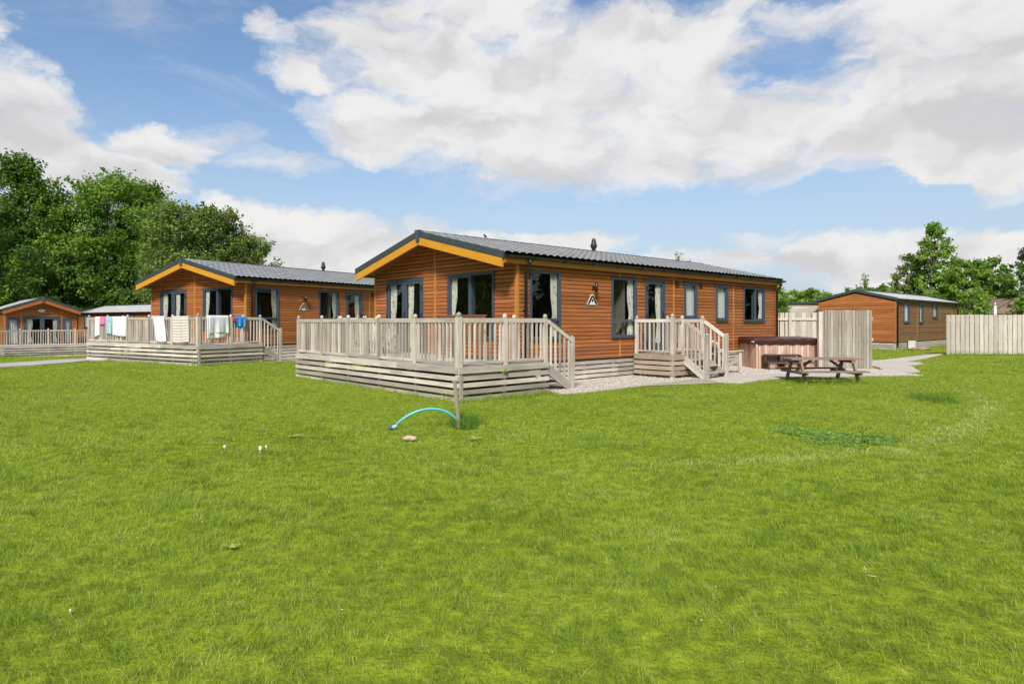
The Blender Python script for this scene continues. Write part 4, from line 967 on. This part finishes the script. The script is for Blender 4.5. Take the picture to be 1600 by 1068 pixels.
sh = empty('timber_shed', (14.9, 35, 0), R(4), 'grey slatted shed with flat roof behind the back fence', 'shed')
m_ = MB()
for i in range(18): m_.box(0,2.3,-.02,.0,i*.135,i*.135+.125,ax=0); m_.box(-.02,0,0,2.5,i*.135,i*.135+.125,ax=1); m_.box(2.3,2.32,0,2.5,i*.135,i*.135+.125,ax=1)
m_.build('wall', 'fence_wood', sh); m_ = MB(); m_.box(-.1,2.4,-.12,2.6,2.44,2.53); m_.build('roof', 'barge_metal', sh)
# chalet among the trees, far right
c0 = ((1545-800)/FPX*44, 44)
ch = empty('garden_chalet', (c0[0], c0[1], -.45), R(8), 'small pale chalet with a brown gable half hidden by trees, far right', 'chalet')
m_ = MB(); m_.box(0,3.4,0,3,0,2.5); m_.build('wall', 'render_white', ch)
m_ = MB(); m_.poly([(-.3,-.3,2.45),(3.7,-.3,2.45),(1.7,-.3,3.5)]); m_.hexa([(-.3,-.3,2.4),(1.7,-.3,3.4),(1.7,3.3,3.4),(-.3,3.3,2.4),(-.3,-.3,2.5),(1.7,-.3,3.55),(1.7,3.3,3.55),(-.3,3.3,2.5)],0,.5,(2,3,.1)); m_.hexa([(1.7,-.3,3.4),(3.7,-.3,2.4),(3.7,3.3,2.4),(1.7,3.3,3.4),(1.7,-.3,3.55),(3.7,-.3,2.5),(3.7,3.3,2.5),(1.7,3.3,3.55)],0,.5,(2,3,.1)); m_.build('roof', 'table_wood', ch)
m_ = MB(); m_.box(.4,1.5,-.05,-.005,1.2,2.25); w_ = m_.build('window', 'white_plastic', ch); m_ = MB(); m_.box(.47,1.43,-.07,-.052,1.27,2.18); m_.build('pane', 'net_curtain', w_)
m_ = MB(); m_.tube([(0,0,0),(0,0,2.35)], .07, 8); m_.tube([(0,0,2.35),(0,0,2.55)], .03, 6); o = m_.build('marker_post', 'white_plastic'); o.location = ((1555-800)/FPX*36, 36, 0); tag(o, 'thin white post rising behind the right board fence', 'post')

# hose, stake, stones, birds
hx0, hy0 = gpx(617, 671); hx1, hy1 = gpx(719, 667)
m_ = MB(); pts = []
for i in range(25):
    t = i/24; x = hx0+(hx1-hx0)*t; y = hy0+(hy1-hy0)*t; z = .03+.235*(4*t*(1-t))**.75*(1+.25*(t-.5)); pts.append((x, y, z-(.03 if t == 1 else 0)))
hr = empty('garden_hose', (0,0,0), 0, 'short turquoise hose arching out of the grass beside the stake', 'hose')
m_.tube(pts, .0165, 12); m_.build('tube', 'hose_blue', hr)
m_ = MB(); m_.tube([(hx0+.03,hy0,.055),(hx0-.03,hy0-.005,.03)], [.024,.03], 10); m_.build('collar', 'hose_grey', hr)
m_ = MB(); m_.tube([(hx0-.03,hy0-.005,.03),(hx0-.09,hy0-.01,.018)], [.026,.018], 10); m_.box(hx0-.1,hx0-.04,hy0-.02,hy0,.035,.045); m_.build('nozzle', 'nozzle_blue', hr)
sx1, sy1 = gpx(718, 668); m_ = MB(); m_.bar((sx1, sy1+.03, -.05), (-.795, sy1+.03, .645), .05, .05, up=(0,1,0)); o = m_.build('stake', 'stake_wood'); tag(o, 'weathered wooden stake leaning in front of the deck corner', 'stake')
def blob(name, loc, s, mat, label, cat, seed=0, group=None, n=9):
    m_ = MB(); rn = random.Random(seed); P = []
    for i in range(n+1):
        th = math.pi*i/n; row = []
        for j in range(2*n+1):
            ph = math.pi*j/n; k = 1+.13*math.sin(3*ph+seed)*math.sin(th)+.08*math.sin(5*ph+2*seed+3*th)
            row.append((loc[0]+s[0]*k*math.sin(th)*math.cos(ph), loc[1]+s[1]*k*math.sin(th)*math.sin(ph), loc[2]+s[2]*math.cos(th)*(1+.1*math.sin(2*ph+seed))))
        P.append(row)
    m_.grid(P, sm=False); return tag(m_.build(name, mat), label, cat, group)
x, y = gpx(640, 687); blob('stone', (x, y, .022), (.085,.05,.032), 'stone', 'flat pinkish stone lying on the lawn below the hose nozzle', 'stone', 3)
x, y = gpx(1440, 546.5); blob('slab', (x, y, .06), (.5,.25,.10), 'rusty_panel', 'low reddish slab on the grass beside the far right lodge', 'slab', 5)
def mushroom(px, py, s, label):
    x, y = gpx(px, py); z = float(hgt(x, y)); r = empty('mushroom', (x, y, z), 0, label, 'mushroom', 'white mushrooms in the lawn')
    m_ = MB(); m_.lathe((0,0,0), [(.012*s,0),(.009*s,.05*s),(.008*s,.07*s)], 8); m_.build('stem', 'mushroom_white', r)
    m_ = MB(); m_.lathe((0,0,0), [(.02*s,.055*s),(.024*s,.06*s),(.022*s,.085*s),(.012*s,.105*s),(.002,.11*s)], 10); m_.build('cap', 'mushroom_white', r)
mushroom(407, 709, .8, 'white mushroom on the lawn, tallest of the three at left'); mushroom(351, 702, .6, 'white mushroom on the lawn, leftmost of the three'); mushroom(416, 703, .45, 'small white mushroom just right of the tallest one')
mushroom(110, 951, .25, 'single tiny pale mushroom in the near grass at lower left')
def bird(F, u, label, s=1.):
    p = F.w(u, 3.04, 3.755); r = empty('bird', p, F.a+R(200), label, 'bird', None); r.scale = (.5,.5,.5)
    m_ = MB(); m_.tube([(-.17,0,.045),(-.10,0,.06),(-.03,0,.085),(.04,0,.11),(.075,0,.135),(.10,0,.165),(.125,0,.172),(.15,0,.168),(.175,0,.16)], [.012,.02,.048,.052,.045,.032,.028,.016,.003], 12)
    m_.tube([(.0,.018,.06),(.005,.018,0)], .006, 6); m_.tube([(.0,-.018,.06),(.005,-.018,0)], .006, 6)
    m_.tube([(.02,.035,.12),(-.06,.045,.08),(-.15,.02,.05)], [.02,.028,.004], 8); m_.tube([(.02,-.035,.12),(-.06,-.045,.08),(-.15,-.02,.05)], [.02,.028,.004], 8)
    m_.build('body', 'feather_black', r)
bird(F1, F1.u_px(758, 3.04), 'small dark bird perched on the ridge of the nearest lodge')

# ------------------------------------------------------------------ gravel pebbles
def pts_in(poly, n):
    P = np.array(poly); a, b = P.min(0), P.max(0); X = rng.uniform(a[0], b[0], n*3); Y = rng.uniform(a[1], b[1], n*3); k = inpoly(X, Y, poly); return X[k][:n], Y[k][:n]
X, Y = pts_in(gravel_poly, 40000); k = ~inpoly(X, Y, patio_poly) & ~inpoly(X, Y, rectp(F1, 0, 12.6, 0, 6)) | (rng.random(len(X)) < .03); X, Y = X[k], Y[k]
n = len(X); oc = np.array([(1,0,0),(0,1,0),(-1,0,0),(0,-1,0),(0,0,.7),(0,0,-.7)]); fc = np.array([(0,1,4),(1,2,4),(2,3,4),(3,0,4),(1,0,5),(2,1,5),(3,2,5),(0,3,5)])
s = rng.uniform(.006, .013, n); a = rng.uniform(0, 6.28, n); 
base = oc[None]*(1+rng.uniform(-.3, .3, (n, 6, 1))); ca, sa = np.cos(a)[:, None], np.sin(a)[:, None]
vx = base[..., 0]*ca-base[..., 1]*sa; vy = base[..., 0]*sa+base[..., 1]*ca
vv = np.stack([X[:, None]+vx*s[:, None], Y[:, None]+vy*s[:, None], .016+base[..., 2]*s[:, None]+.004], -1).reshape(-1, 3)
ff = (fc[None]+np.arange(n)[:, None, None]*6).reshape(-1, 3)
o = npmesh('gravel', vv, ff, 'pebble', {'tint': np.repeat(rng.random(n), 6)}); tag(o, 'pale loose gravel along the nearest lodge', 'gravel', kind='stuff')

# ------------------------------------------------------------------ grass
def vnoise(X, Y, sc, seed):
    rs = np.random.default_rng(seed); T = rs.random((64, 64)); x = X*sc; y = Y*sc; xi = np.floor(x).astype(int); yi = np.floor(y).astype(int); fx = x-xi; fy = y-yi; fx = fx*fx*(3-2*fx); fy = fy*fy*(3-2*fy)
    g_ = lambda i, j: T[i % 64, j % 64]
    return (g_(xi, yi)*(1-fx)+g_(xi+1, yi)*fx)*(1-fy)+(g_(xi, yi+1)*(1-fx)+g_(xi+1, yi+1)*fx)*fy
def fbm(X, Y, sc, seed, o=3): return sum(vnoise(X, Y, sc*2**k, seed+k)*.5**k for k in range(o))/sum(.5**k for k in range(o))
N = 1300000; K = 92000.
# sample Y with pdf ~ density*width
Yg = np.linspace(1.6, 46, 4000); dens = np.minimum(6300., K/Yg**1.78)*(1.95*Yg+1.0); cdf = np.cumsum(dens); tot = int(cdf[-1]*(Yg[1]-Yg[0])); cdf /= cdf[-1]
tot = min(tot, N); Yb = np.interp(rng.random(tot), cdf, Yg); Xb = rng.uniform(-.5, .5, tot)*(1.95*Yb+1.0)
keep = np.ones(tot, bool)
for pl in EXC: keep &= ~inpoly(Xb, Yb, pl)
# thin the border of the gravel so the edge is ragged
Xb, Yb = Xb[keep], Yb[keep]; n = len(Xb)
pn = fbm(Xb, Yb, 1.1, 11); pm = fbm(Xb, Yb, 3.7, 23); pl_ = fbm(Xb, Yb, .28, 41)
hh = (.017+.020*pm+.012*rng.random(n)); tone = np.full(n, .5)
pq = fbm(Xb, Yb*1.3, 4.6, 57, 4); dark = (pq > .645) | ((pm > .70) & (rng.random(n) < .6)); tone = np.where(dark, .5-.5*rng.random(n), tone); hh = np.where(dark, hh*1.7, hh); tone = np.where(rng.random(n) < .14, .1+.25*rng.random(n), tone)
dry = fbm(Xb, Yb, 1.9, 77); tone = np.where((dry > .72) & (rng.random(n) < .3), .60+.15*rng.random(n), tone)
def patch(px, py, rx, ry, tv, hm, amt=1.):
    global tone, hh
    cx, cy = gpx(px, py); x0, _ = gpx(px-rx, py); _, y0 = gpx(px, py+ry); _, y1 = gpx(px, py-ry); RX = cx-x0; RY = (y1-y0)/2
    q_ = ((Xb-cx)/RX)**2+((Yb-cy)/RY)**2+(pm-.5)*1.2; k = (q_ < 1) & (rng.random(n) < amt); tone = np.where(k, tv, tone); hh = np.where(k, hh*hm, hh)
patch(1455, 625, 26, 6, .05, 3.6); patch(728, 664, 22, 8, .0, 6.); patch(1500, 700, 30, 8, .75, .8, .4); patch(1025, 520+100, 20, 3, .1, 1.6)
# pale scuffed arc in the lawn at right
def trail(pts, wd, tv, amt):
    global tone
    W_ = [gpx(*p) for p in pts]; dmin = np.full(n, 9.)
    for (x0_, y0_), (x1_, y1_) in zip(W_[:-1], W_[1:]):
        dx_, dy_ = x1_-x0_, y1_-y0_; t = np.clip(((Xb-x0_)*dx_+(Yb-y0_)*dy_)/(dx_*dx_+dy_*dy_), 0, 1); dmin = np.minimum(dmin, np.hypot(Xb-x0_-t*dx_, Yb-y0_-t*dy_))
    k = rng.random(n) < amt*np.exp(-(dmin/wd)**2)*(.35+1.1*pm); tone = np.where(k, tv, tone)
trail([(1395,705),(1440,693),(1480,680),(1515,664),(1538,650),(1548,636),(1538,622),(1510,612)], .2, .85, .52)
trail([(1040,725),(1150,722),(1260,716),(1340,706)], .14, .8, .4); trail([(1330,625),(1420,640),(1455,655)], .2, .78, .3)
for (x, y) in ((1230,720),(1180,718),(1250,712),(1330,700)): patch(x, y, 45, 4, .72, .9, .3)
# long grass along deck and fence bases
def long_or_shaded_grass(p, q, wd, f=1.9):
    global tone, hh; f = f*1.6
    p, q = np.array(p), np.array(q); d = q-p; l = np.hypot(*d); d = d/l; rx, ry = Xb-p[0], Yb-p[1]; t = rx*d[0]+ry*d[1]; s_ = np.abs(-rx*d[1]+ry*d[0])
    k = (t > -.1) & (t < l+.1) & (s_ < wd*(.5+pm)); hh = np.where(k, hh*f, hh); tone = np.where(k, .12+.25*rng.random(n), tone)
for F in (F1, F2): long_or_shaded_grass(F.w(-2.5,-1.12).xy, F.w(-2.5,5.9).xy, .13, 1.5); long_or_shaded_grass(F.w(-2.5,-1.12).xy, F.w(-.1,-1.12).xy, .38, 1.9)
long_or_shaded_grass((19,27.4), (26.5,27.3), .35, 2.4); long_or_shaded_grass((9.5,19.1),(11,19.2), .2); long_or_shaded_grass(F3.w(-2.5,-.75).xy, F3.w(-2.5,5.8).xy, .35); long_or_shaded_grass(F4.w(0,0).xy, F4.w(11,0).xy, .5, 2.2); long_or_shaded_grass(F4.w(0,0).xy, F4.w(0,3.6).xy, .4, 2.)
long_or_shaded_grass((6.7,15.2), (8.4,15.2), .75, 1.3)  # picnic table's shadow, painted as darker and longer blades beneath it
wid = np.maximum(.0019, .00054*Yb)*rng.uniform(.7, 1.4, n)
ang = rng.uniform(0, 2*np.pi, n); ln = rng.uniform(0, 2*np.pi, n)*.45+9.*fbm(Xb, Yb, .9, 91)+5.*pl_; bend = rng.uniform(.1, .7, n)*hh
dx, dy = np.cos(ang)*wid*.5, np.sin(ang)*wid*.5; bx, by = np.cos(ln)*bend+rng.normal(0,.6,n)*hh, np.sin(ln)*bend+rng.normal(0,.6,n)*hh; z0 = hgt(Xb, Yb)-.006
near = Yb < 9.
def blades(k, two):
    X, Y, Z = Xb[k], Yb[k], z0[k]; m_ = k.sum(); h_ = hh[k]
    if two:
        V_ = np.stack([np.stack([X-dx[k], Y-dy[k], Z], -1), np.stack([X+dx[k], Y+dy[k], Z], -1), np.stack([X+dx[k]*.75+bx[k]*.35, Y+dy[k]*.75+by[k]*.35, Z+h_*.62], -1), np.stack([X-dx[k]*.75+bx[k]*.35, Y-dy[k]*.75+by[k]*.35, Z+h_*.62], -1), np.stack([X+bx[k], Y+by[k], Z+h_], -1)], 1)
        f = np.array([(0,1,2),(0,2,3),(3,2,4)])
    else:
        V_ = np.stack([np.stack([X-dx[k], Y-dy[k], Z], -1), np.stack([X+dx[k], Y+dy[k], Z], -1), np.stack([X+bx[k], Y+by[k], Z+h_], -1)], 1); f = np.array([(0,1,2)])
    c = V_.shape[1]; return V_.reshape(-1, 3), (f[None]+np.arange(m_)[:, None, None]*c).reshape(-1, 3), c
tint = rng.random(n)
Va, Fa, ca_ = blades(near, True); Vb, Fb, cb_ = blades(~near, False)
o = npmesh('lawn_grass', np.vstack([Va, Vb]), np.vstack([Fa, Fb+len(Va)]), 'grass_blade', {'tint': np.concatenate([np.repeat(tint[near], ca_), np.repeat(tint[~near], cb_)]), 'tone': np.concatenate([np.repeat(tone[near], ca_), np.repeat(tone[~near], cb_)])}, smooth=True)
tag(o, 'short mown lawn grass with darker tufts', 'grass', kind='stuff')
print('BLADES', n)

# clover patch and rosette weeds
def leafcloud(name, X, Y, Z, size, mat, up=.8, tint=None, parent=None, nrm=None, hexa=True):
    n = len(X); size = np.broadcast_to(size, (n,)); a = rng.normal(0, 1, (n, 3)); 
    if nrm is not None: a = a*(1-up)+nrm*up*1.6
    else: a = a*(1-up); a[:, 2] += up*1.2
    a /= np.linalg.norm(a, axis=1)[:, None]+1e-9
    t = rng.normal(0, 1, (n, 3)); t -= (t*a).sum(1)[:, None]*a; t /= np.linalg.norm(t, axis=1)[:, None]+1e-9; b = np.cross(a, t)
    C = np.stack([X, Y, Z], -1); s_ = size[:, None]
    V_ = np.stack([C-t*s_*.5, C-t*s_*.05+b*s_*.30-a*s_*.06, C+t*s_*.55, C-t*s_*.05-b*s_*.30-a*s_*.06], 1)
    f = np.arange(n*4).reshape(-1, 4); tt = rng.random(n) if tint is None else tint
    return npmesh(name, V_.reshape(-1, 3), f, mat, {'tint': np.repeat(tt, 4)}, parent=parent)
def clover(px, py, rx, ry, cnt, hmax, label, seed):
    cx, cy = gpx(px, py); RX = rx/FPX*cy; _, ya = gpx(px, py+ry); _, yb = gpx(px, py-ry); RY = (yb-ya)/2
    rr = np.sqrt(rng.random(cnt)); th = rng.uniform(0, 6.283, cnt); edge_ = 1+.25*np.sin(th*3+seed)+.12*np.sin(th*7)
    rr = rr*1.12; X = cx+RX*rr*np.cos(th)*edge_; Y = cy+RY*rr*np.sin(th)*edge_; Y = Y-(X-cx)*.35; kk = (fbm(X, Y, 2.6, 9, 4)-.5)*2.2+1.05-rr*.95 > .25*rng.random(cnt); X, Y, rr = X[kk], Y[kk], rr[kk]; cnt = len(X)
    Z = hgt(X, Y)+hmax*np.clip(1-.5*rr**2, .15, 1)*rng.uniform(.45, 1, cnt)
    o = leafcloud('clover_patch', X, Y, Z, rng.uniform(.013, .027, cnt), 'clover_leaf', .62); tag(o, label, 'clover', kind='stuff')
clover(1300, 683, 66, 13, 13000, .06, 'dark green clover patch in the lawn right of centre', 1.)
def rosette(px, py, s, nl, label, seed):
    cx, cy = gpx(px, py); z = float(hgt(cx, cy)); rn = random.Random(seed); m_ = MB()
    for i in range(nl):
        an = 2*math.pi*i/nl+rn.uniform(-.3,.3); L_ = s*rn.uniform(.6, 1.); w = L_*.2; el_ = rn.uniform(.35, .95); P = []
        for k in range(6):
            t = k/5; d = L_*t; zz = z+.015+math.sin(el_)*d*(1-.55*t); ww = w*math.sin(math.pi*(t*.85+.12))
            c = (cx+math.cos(an)*d, cy+math.sin(an)*d); nx, ny = -math.sin(an), math.cos(an)
            P.append([(c[0]+nx*ww*q, c[1]+ny*ww*q, zz+abs(q)*.25*ww) for q in (-1, 0, 1)])
        m_.grid(P, r=rn.random(), sm=True)
    o = m_.build('weed', 'weed_leaf'); at_ = o.data.attributes.new('tint', 'FLOAT', 'POINT'); at_.data.foreach_set('value', [rn.random() for _ in range(len(o.data.vertices))])
    return tag(o, label, 'weed', 'broadleaf weeds in the lawn')
rosette(742, 690, .12, 11, 'broadleaf weed right of the stone and below the stake', 1)
rosette(461, 686, .11, 9, 'pale broadleaf weed between mushrooms and hose', 2)
rosette(701, 668, .055, 4, 'tiny yellowish weed left of the stake foot', 3)
rosette(362, 858, .075, 8, 'broadleaf weed in the near lawn, left of centre', 4)
# weed growing through the near deck boards
p = F1.w(-1.38, -1.13, .5); X = p.x+rng.normal(0,.035,60); Y = p.y-.03+rng.normal(0,.02,60); Z = .5+rng.normal(0,.03,60)
o = leafcloud('sprouting_weed', X, Y, Z, rng.uniform(.03,.06,60), 'weed_leaf', .3); tag(o, 'small green weed sprouting between the side boards of the nearest deck', 'weed')
# scattered clippings, daisies and dead leaves: uncountable
cnt = 260; Yd = 2.4+rng.random(cnt)**.7*20; Xd = rng.uniform(-.85,.85,cnt)*Yd; kk = np.ones(cnt, bool)
for pl in EXC: kk &= ~inpoly(Xd, Yd, pl)
Xd, Yd = Xd[kk], Yd[kk]; o = leafcloud('fallen_petals', Xd, Yd, hgt(Xd, Yd)+.055, rng.uniform(.006,.016,len(Xd)), 'mushroom_white', .8); tag(o, 'scattered white petals and dry bits on the lawn', 'petals', kind='stuff')
tw = MB(); x, y = gpx(1355, 912); tw.tube([(x,y,.05),(x-.015,y,.10)], .0022, 5); tw.tube([(x,y,.05),(x+.05,y-.01,.045)], .002, 5); o = tw.build('dead_twig', 'dry_leaf'); tag(o, 'forked dry straw stalk in the near grass at right', 'twig')

# ------------------------------------------------------------------ trees
def tree(name, px, Y0, top, wpx, mat, label, seed, nleaf=26000, leaf=.24, low=.12, form='round', cl=(.055,.105), dens=1., X0=None, trunk_r=None, group=None, nclump=None, base_z=None):
    rs = np.random.default_rng(seed); X = (px-800)/FPX*Y0 if X0 is None else X0
    zb = float(hgt(X, Y0)); ht = H+(HZ-top)/FPX*Y0-zb; Rr = wpx/2/FPX*Y0
    root = empty(name, (X, Y0, zb), 0, label, 'tree' if ht > 4 else 'bush', group)
    nc = nclump or int(130*dens)
    # clump centres in the envelope
    t = rs.random(nc)**.85; t = low+(.97-low)*t
    def env(t):
        s_ = (t-low)/(1-low)
        if form == 'round': return np.sqrt(np.clip(1-((s_-.42)/.60)**2, .02, 1))
        if form == 'cone': return np.clip((1-s_)**.75*(.55+.45*np.minimum(1, s_*5)), .03, 1)
        return np.clip(np.sin(np.pi*np.clip(s_, .04, .99))**.6*(1-.35*s_), .05, 1)
    az = rs.uniform(0, 2*np.pi, nc); lob = 1+.22*np.sin(az*3+seed)+.13*np.sin(az*5+seed*2+t*7); rad = Rr*env(t)*(.30+.66*rs.random(nc)**.5)*lob
    C = np.stack([rad*np.cos(az), rad*np.sin(az), t*ht], -1)
    rc = ht*rs.uniform(cl[0], cl[1], nc)*(1-.45*t)
    C[0] = (0, 0, ht-rc[0]*.9); rc[0] *= .8
    # leaves
    pk = rc**2; pk /= pk.sum(); ci = rs.choice(nc, nleaf, p=pk)
    d = rs.normal(0, 1, (nleaf, 3)); d /= np.linalg.norm(d, axis=1)[:, None]; d[:, 2] = d[:, 2]*.72+.12
    rr = rs.random(nleaf)**.38*rs.choice([1., 1., 1.25], nleaf); lump = 1+.25*np.sin(d[:, 0]*7+ci)*np.sin(d[:, 1]*6+ci*2)
    Pp = C[ci]+d*(rc[ci]*rr*lump)[:, None]
    tw_ = rs.random(nleaf) < .30; k_ = rs.integers(0, 4, nleaf); h1 = np.sin(ci*12.9898+k_*78.233)*43758.5453; h1 -= np.floor(h1); h2 = np.sin(ci*39.425+k_*11.135)*24634.634; h2 -= np.floor(h2)
    a1 = h1*2*np.pi; z1 = h2*1.15-.15; td = np.stack([np.cos(a1)*.8, np.sin(a1)*.8, z1], -1)+C[ci]*np.array([1, 1, .25])/(Rr*2); td /= np.linalg.norm(td, axis=1)[:, None]
    Pt = C[ci]+td*(rc[ci]*rs.uniform(.5, 1.85, nleaf))[:, None]+rs.normal(0, .13, (nleaf, 3))*rc[ci][:, None]; Pp = np.where(tw_[:, None], Pt, Pp)
    ok_ = (Pp[:, 2] < ht*1.04) & (Pp[:, 2] > .1); Pp = Pp[ok_]; dd = d[ok_]; cci = ci[ok_]
    outw = Pp-np.array([0, 0, ht*.45]); outw /= np.linalg.norm(outw, axis=1)[:, None]+1e-6
    nn = dd*.6+outw*.35+np.array([0, 0, .35]); n_ = len(Pp); tone_c = rs.random(nc)
    tt = np.clip(.55*tone_c[cci]+.45*rs.random(n_), 0, 1)
    global rng; sv = rng; rng = rs
    cr = leafcloud('crown', Pp[:, 0], Pp[:, 1], Pp[:, 2], leaf*rs.uniform(.6, 1.35, n_), mat, .42, tt, root, nn)
    rng = sv
    # trunk and limbs
    tr = trunk_r or ht*.018; m_ = MB(); bend = rs.normal(0, .02, (6, 2))*ht; bend[0] = 0
    m_.tube([(bend[i][0]*i/5, bend[i][1]*i/5, ht*.85*i/5-.1) for i in range(6)], [tr*(1.25 if i == 0 else 1-.16*i) for i in range(6)], 8)
    for k in range(0, nc, max(1, nc//26)):
        c = C[k]; hb = max(.08*ht, c[2]*.62); j = hb/(ht*.85)*5; i0 = min(4, int(j)); f = j-i0; b0 = bend[i0]*i0/5*(1-f)+bend[i0+1]*(i0+1)/5*f; md_ = (b0[0]*.5+c[0]*.5, b0[1]*.5+c[1]*.5, hb*.45+c[2]*.55)
        m_.tube([(b0[0], b0[1], hb-.1), md_, tuple(c)], [tr*.42, tr*.25, tr*.08], 5)
    m_.build('trunk', 'bark', root)
    return root
GL = 'tall trees behind the left lodges'
tree('broadleaf_tree', -75, 42, 300, 190, 'leaf_dark', 'broad dark tree cut by the left edge of the frame', 1, 26000, .26, group=GL)
tree('broadleaf_tree', 35, 54, 246, 135, 'leaf_dark', 'tallest leafy tree, first from the left edge', 2, 42000, .25, form='tall', dens=1.5, cl=(.05,.095), group=GL)
tree('broadleaf_tree', 165, 57, 275, 180, 'leaf_green', 'wide rounded tree rising behind the low pale-roofed lodge', 3, 60000, .25, dens=1.9, cl=(.055,.105), group=GL)
tree('broadleaf_tree', 228, 60, 288, 110, 'leaf_dark', 'dark tree right behind the wide rounded one', 4, 32000, .25, form='tall', dens=1.2, group=GL)
tree('willow_tree', 282, 48, 318, 110, 'leaf_pale', 'pale green tree left of the second lodge roof apex', 5, 36000, .2, dens=1.4, cl=(.05,.10), group=GL)
tree('willow_tree', 335, 50, 328, 105, 'leaf_pale', 'pale green tree directly above the second lodge roof', 6, 34000, .2, dens=1.3, cl=(.05,.10), group=GL)
tree('willow_tree', 383, 52, 366, 84, 'leaf_pale', 'lowest pale tree, last of the left row beside open sky', 7, 26000, .2, dens=1.2, cl=(.06,.11), group=GL)
tree('broadleaf_bush', 5, 52, 398, 110, 'leaf_green', 'bushy tree directly behind the far left lodge roof', 8, 26000, .22, low=.03, group=GL)
tree('broadleaf_bush', 95, 53, 365, 120, 'leaf_green', 'lower bushy tree between the tallest and the wide one', 9, 30000, .22, low=.03, group=GL)
tree('broadleaf_bush', 215, 54, 400, 120, 'leaf_dark', 'dark bushy tree behind the left end of the second lodge roof', 10, 26000, .22, low=.03, group=GL)
tree('broadleaf_bush', 320, 47, 408, 120, 'leaf_green', 'low bushy tree hidden mostly behind the second lodge', 11, 18000, .22, low=.03, group=GL)
GR = 'trees beyond the right fence'
tree('alder_tree', 1460, 47, 347, 118, 'leaf_light', 'tallest airy tree above the far right lodge', 21, 12500, .19, form='cone', low=.1, cl=(.028,.062), dens=1.5, group=GR)
tree('alder_tree', 1422, 49, 398, 80, 'leaf_pale', 'feathery tree left of the tallest right tree', 22, 11000, .17, form='tall', cl=(.035,.07), dens=1.2, group=GR)
tree('alder_tree', 1508, 46, 408, 90, 'leaf_light', 'leafy tree between the tallest right tree and the chalet', 23, 17000, .19, form='round', cl=(.04,.09), dens=1.1, low=.05, group=GR)
tree('alder_tree', 1548, 52, 402, 90, 'leaf_green', 'darker tree behind the chalet', 24, 15000, .19, form='tall', cl=(.035,.08), dens=1.1, low=.08, group=GR)
tree('alder_tree', 1612, 44, 385, 74, 'leaf_dark', 'dark tree cut by the right edge of the frame', 25, 10000, .18, form='tall', cl=(.035,.07), dens=1.0, low=.08, group=GR)
tree('broadleaf_bush', 1515, 41, 455, 60, 'leaf_light', 'bright bush just behind the left end of the right fence', 26, 9000, .15, low=.02, group=GR)
tree('broadleaf_bush', 1602, 40, 462, 44, 'leaf_light', 'bright bush right of the chalet window', 27, 6000, .15, low=.02, group=GR)
GH = 'far hedge of bushes'
for i, (px, top, w, lb) in enumerate(((1240,455,52,'far bush nearest to the main lodge corner'),(1275,451,60,'far rounded bush above the grey shed'),(1312,460,50,'far low bush meeting the plain lodge roof'),(1345,449,60,'far bush behind the apex of the plain lodge'),(1385,446,56,'far bush left of the feathery tree'))):
    tree('hedge_bush', px, 66, top, w, 'leaf_light', lb, 40+i, 7000, .3, low=.02, group=GH)
tree('young_tree', 1352, 50, 431, 16, 'leaf_light', 'thin young tree poking above the plain lodge apex', 50, 1100, .16, form='cone', group=GH)
tree('hedge_bush', 1213, 34, 446, 34, 'leaf_light', 'bush right behind the far corner of the nearest lodge', 51, 9000, .13, low=.02, group=GH)
tree('young_tree', 1060, 48, 393, 34, 'leaf_pale', 'thin treetop showing above the ridge of the nearest lodge', 52, 900, .16, form='tall')
# off-frame trees that the windows mirror
k0 = tree('broadleaf_tree', 0, 20, 10, 560, 'leaf_dark', 'leafy tree standing outside the frame to the right', 60, 26000, .55, low=.02, dens=.8, cl=(.08,.14), X0=36)
k0.name = 'surrounding_tree'; k0['group'] = 'trees around the lawn outside the frame'
for i, (x, y, s_) in enumerate(((38,11,1.),(37,2,1.),(44,30,1.),(36,-8,1.),(-34,20,1.),(-36,11,1.),(-35,2,1.),(-42,29,1.),(-14,-25,1.2),(4,-28,1.3),(34,-18,1.1))):
    c = copy_tree(k0); c.location = (x, y, 0); c.rotation_euler = (0,0,i*1.3); c.scale = (s_, s_, s_)
    c['label'] = 'leafy tree outside the frame, ' + ['right of the fence, nearest', 'level with the viewpoint to the right', 'beyond the right fence', 'behind and to the right', 'left, facing the nearest deck', 'left, level with the near lawn', 'left of the viewpoint', 'far left beyond the decks', 'behind the viewpoint to the left', 'directly behind the viewpoint', 'behind the viewpoint to the right'][i]
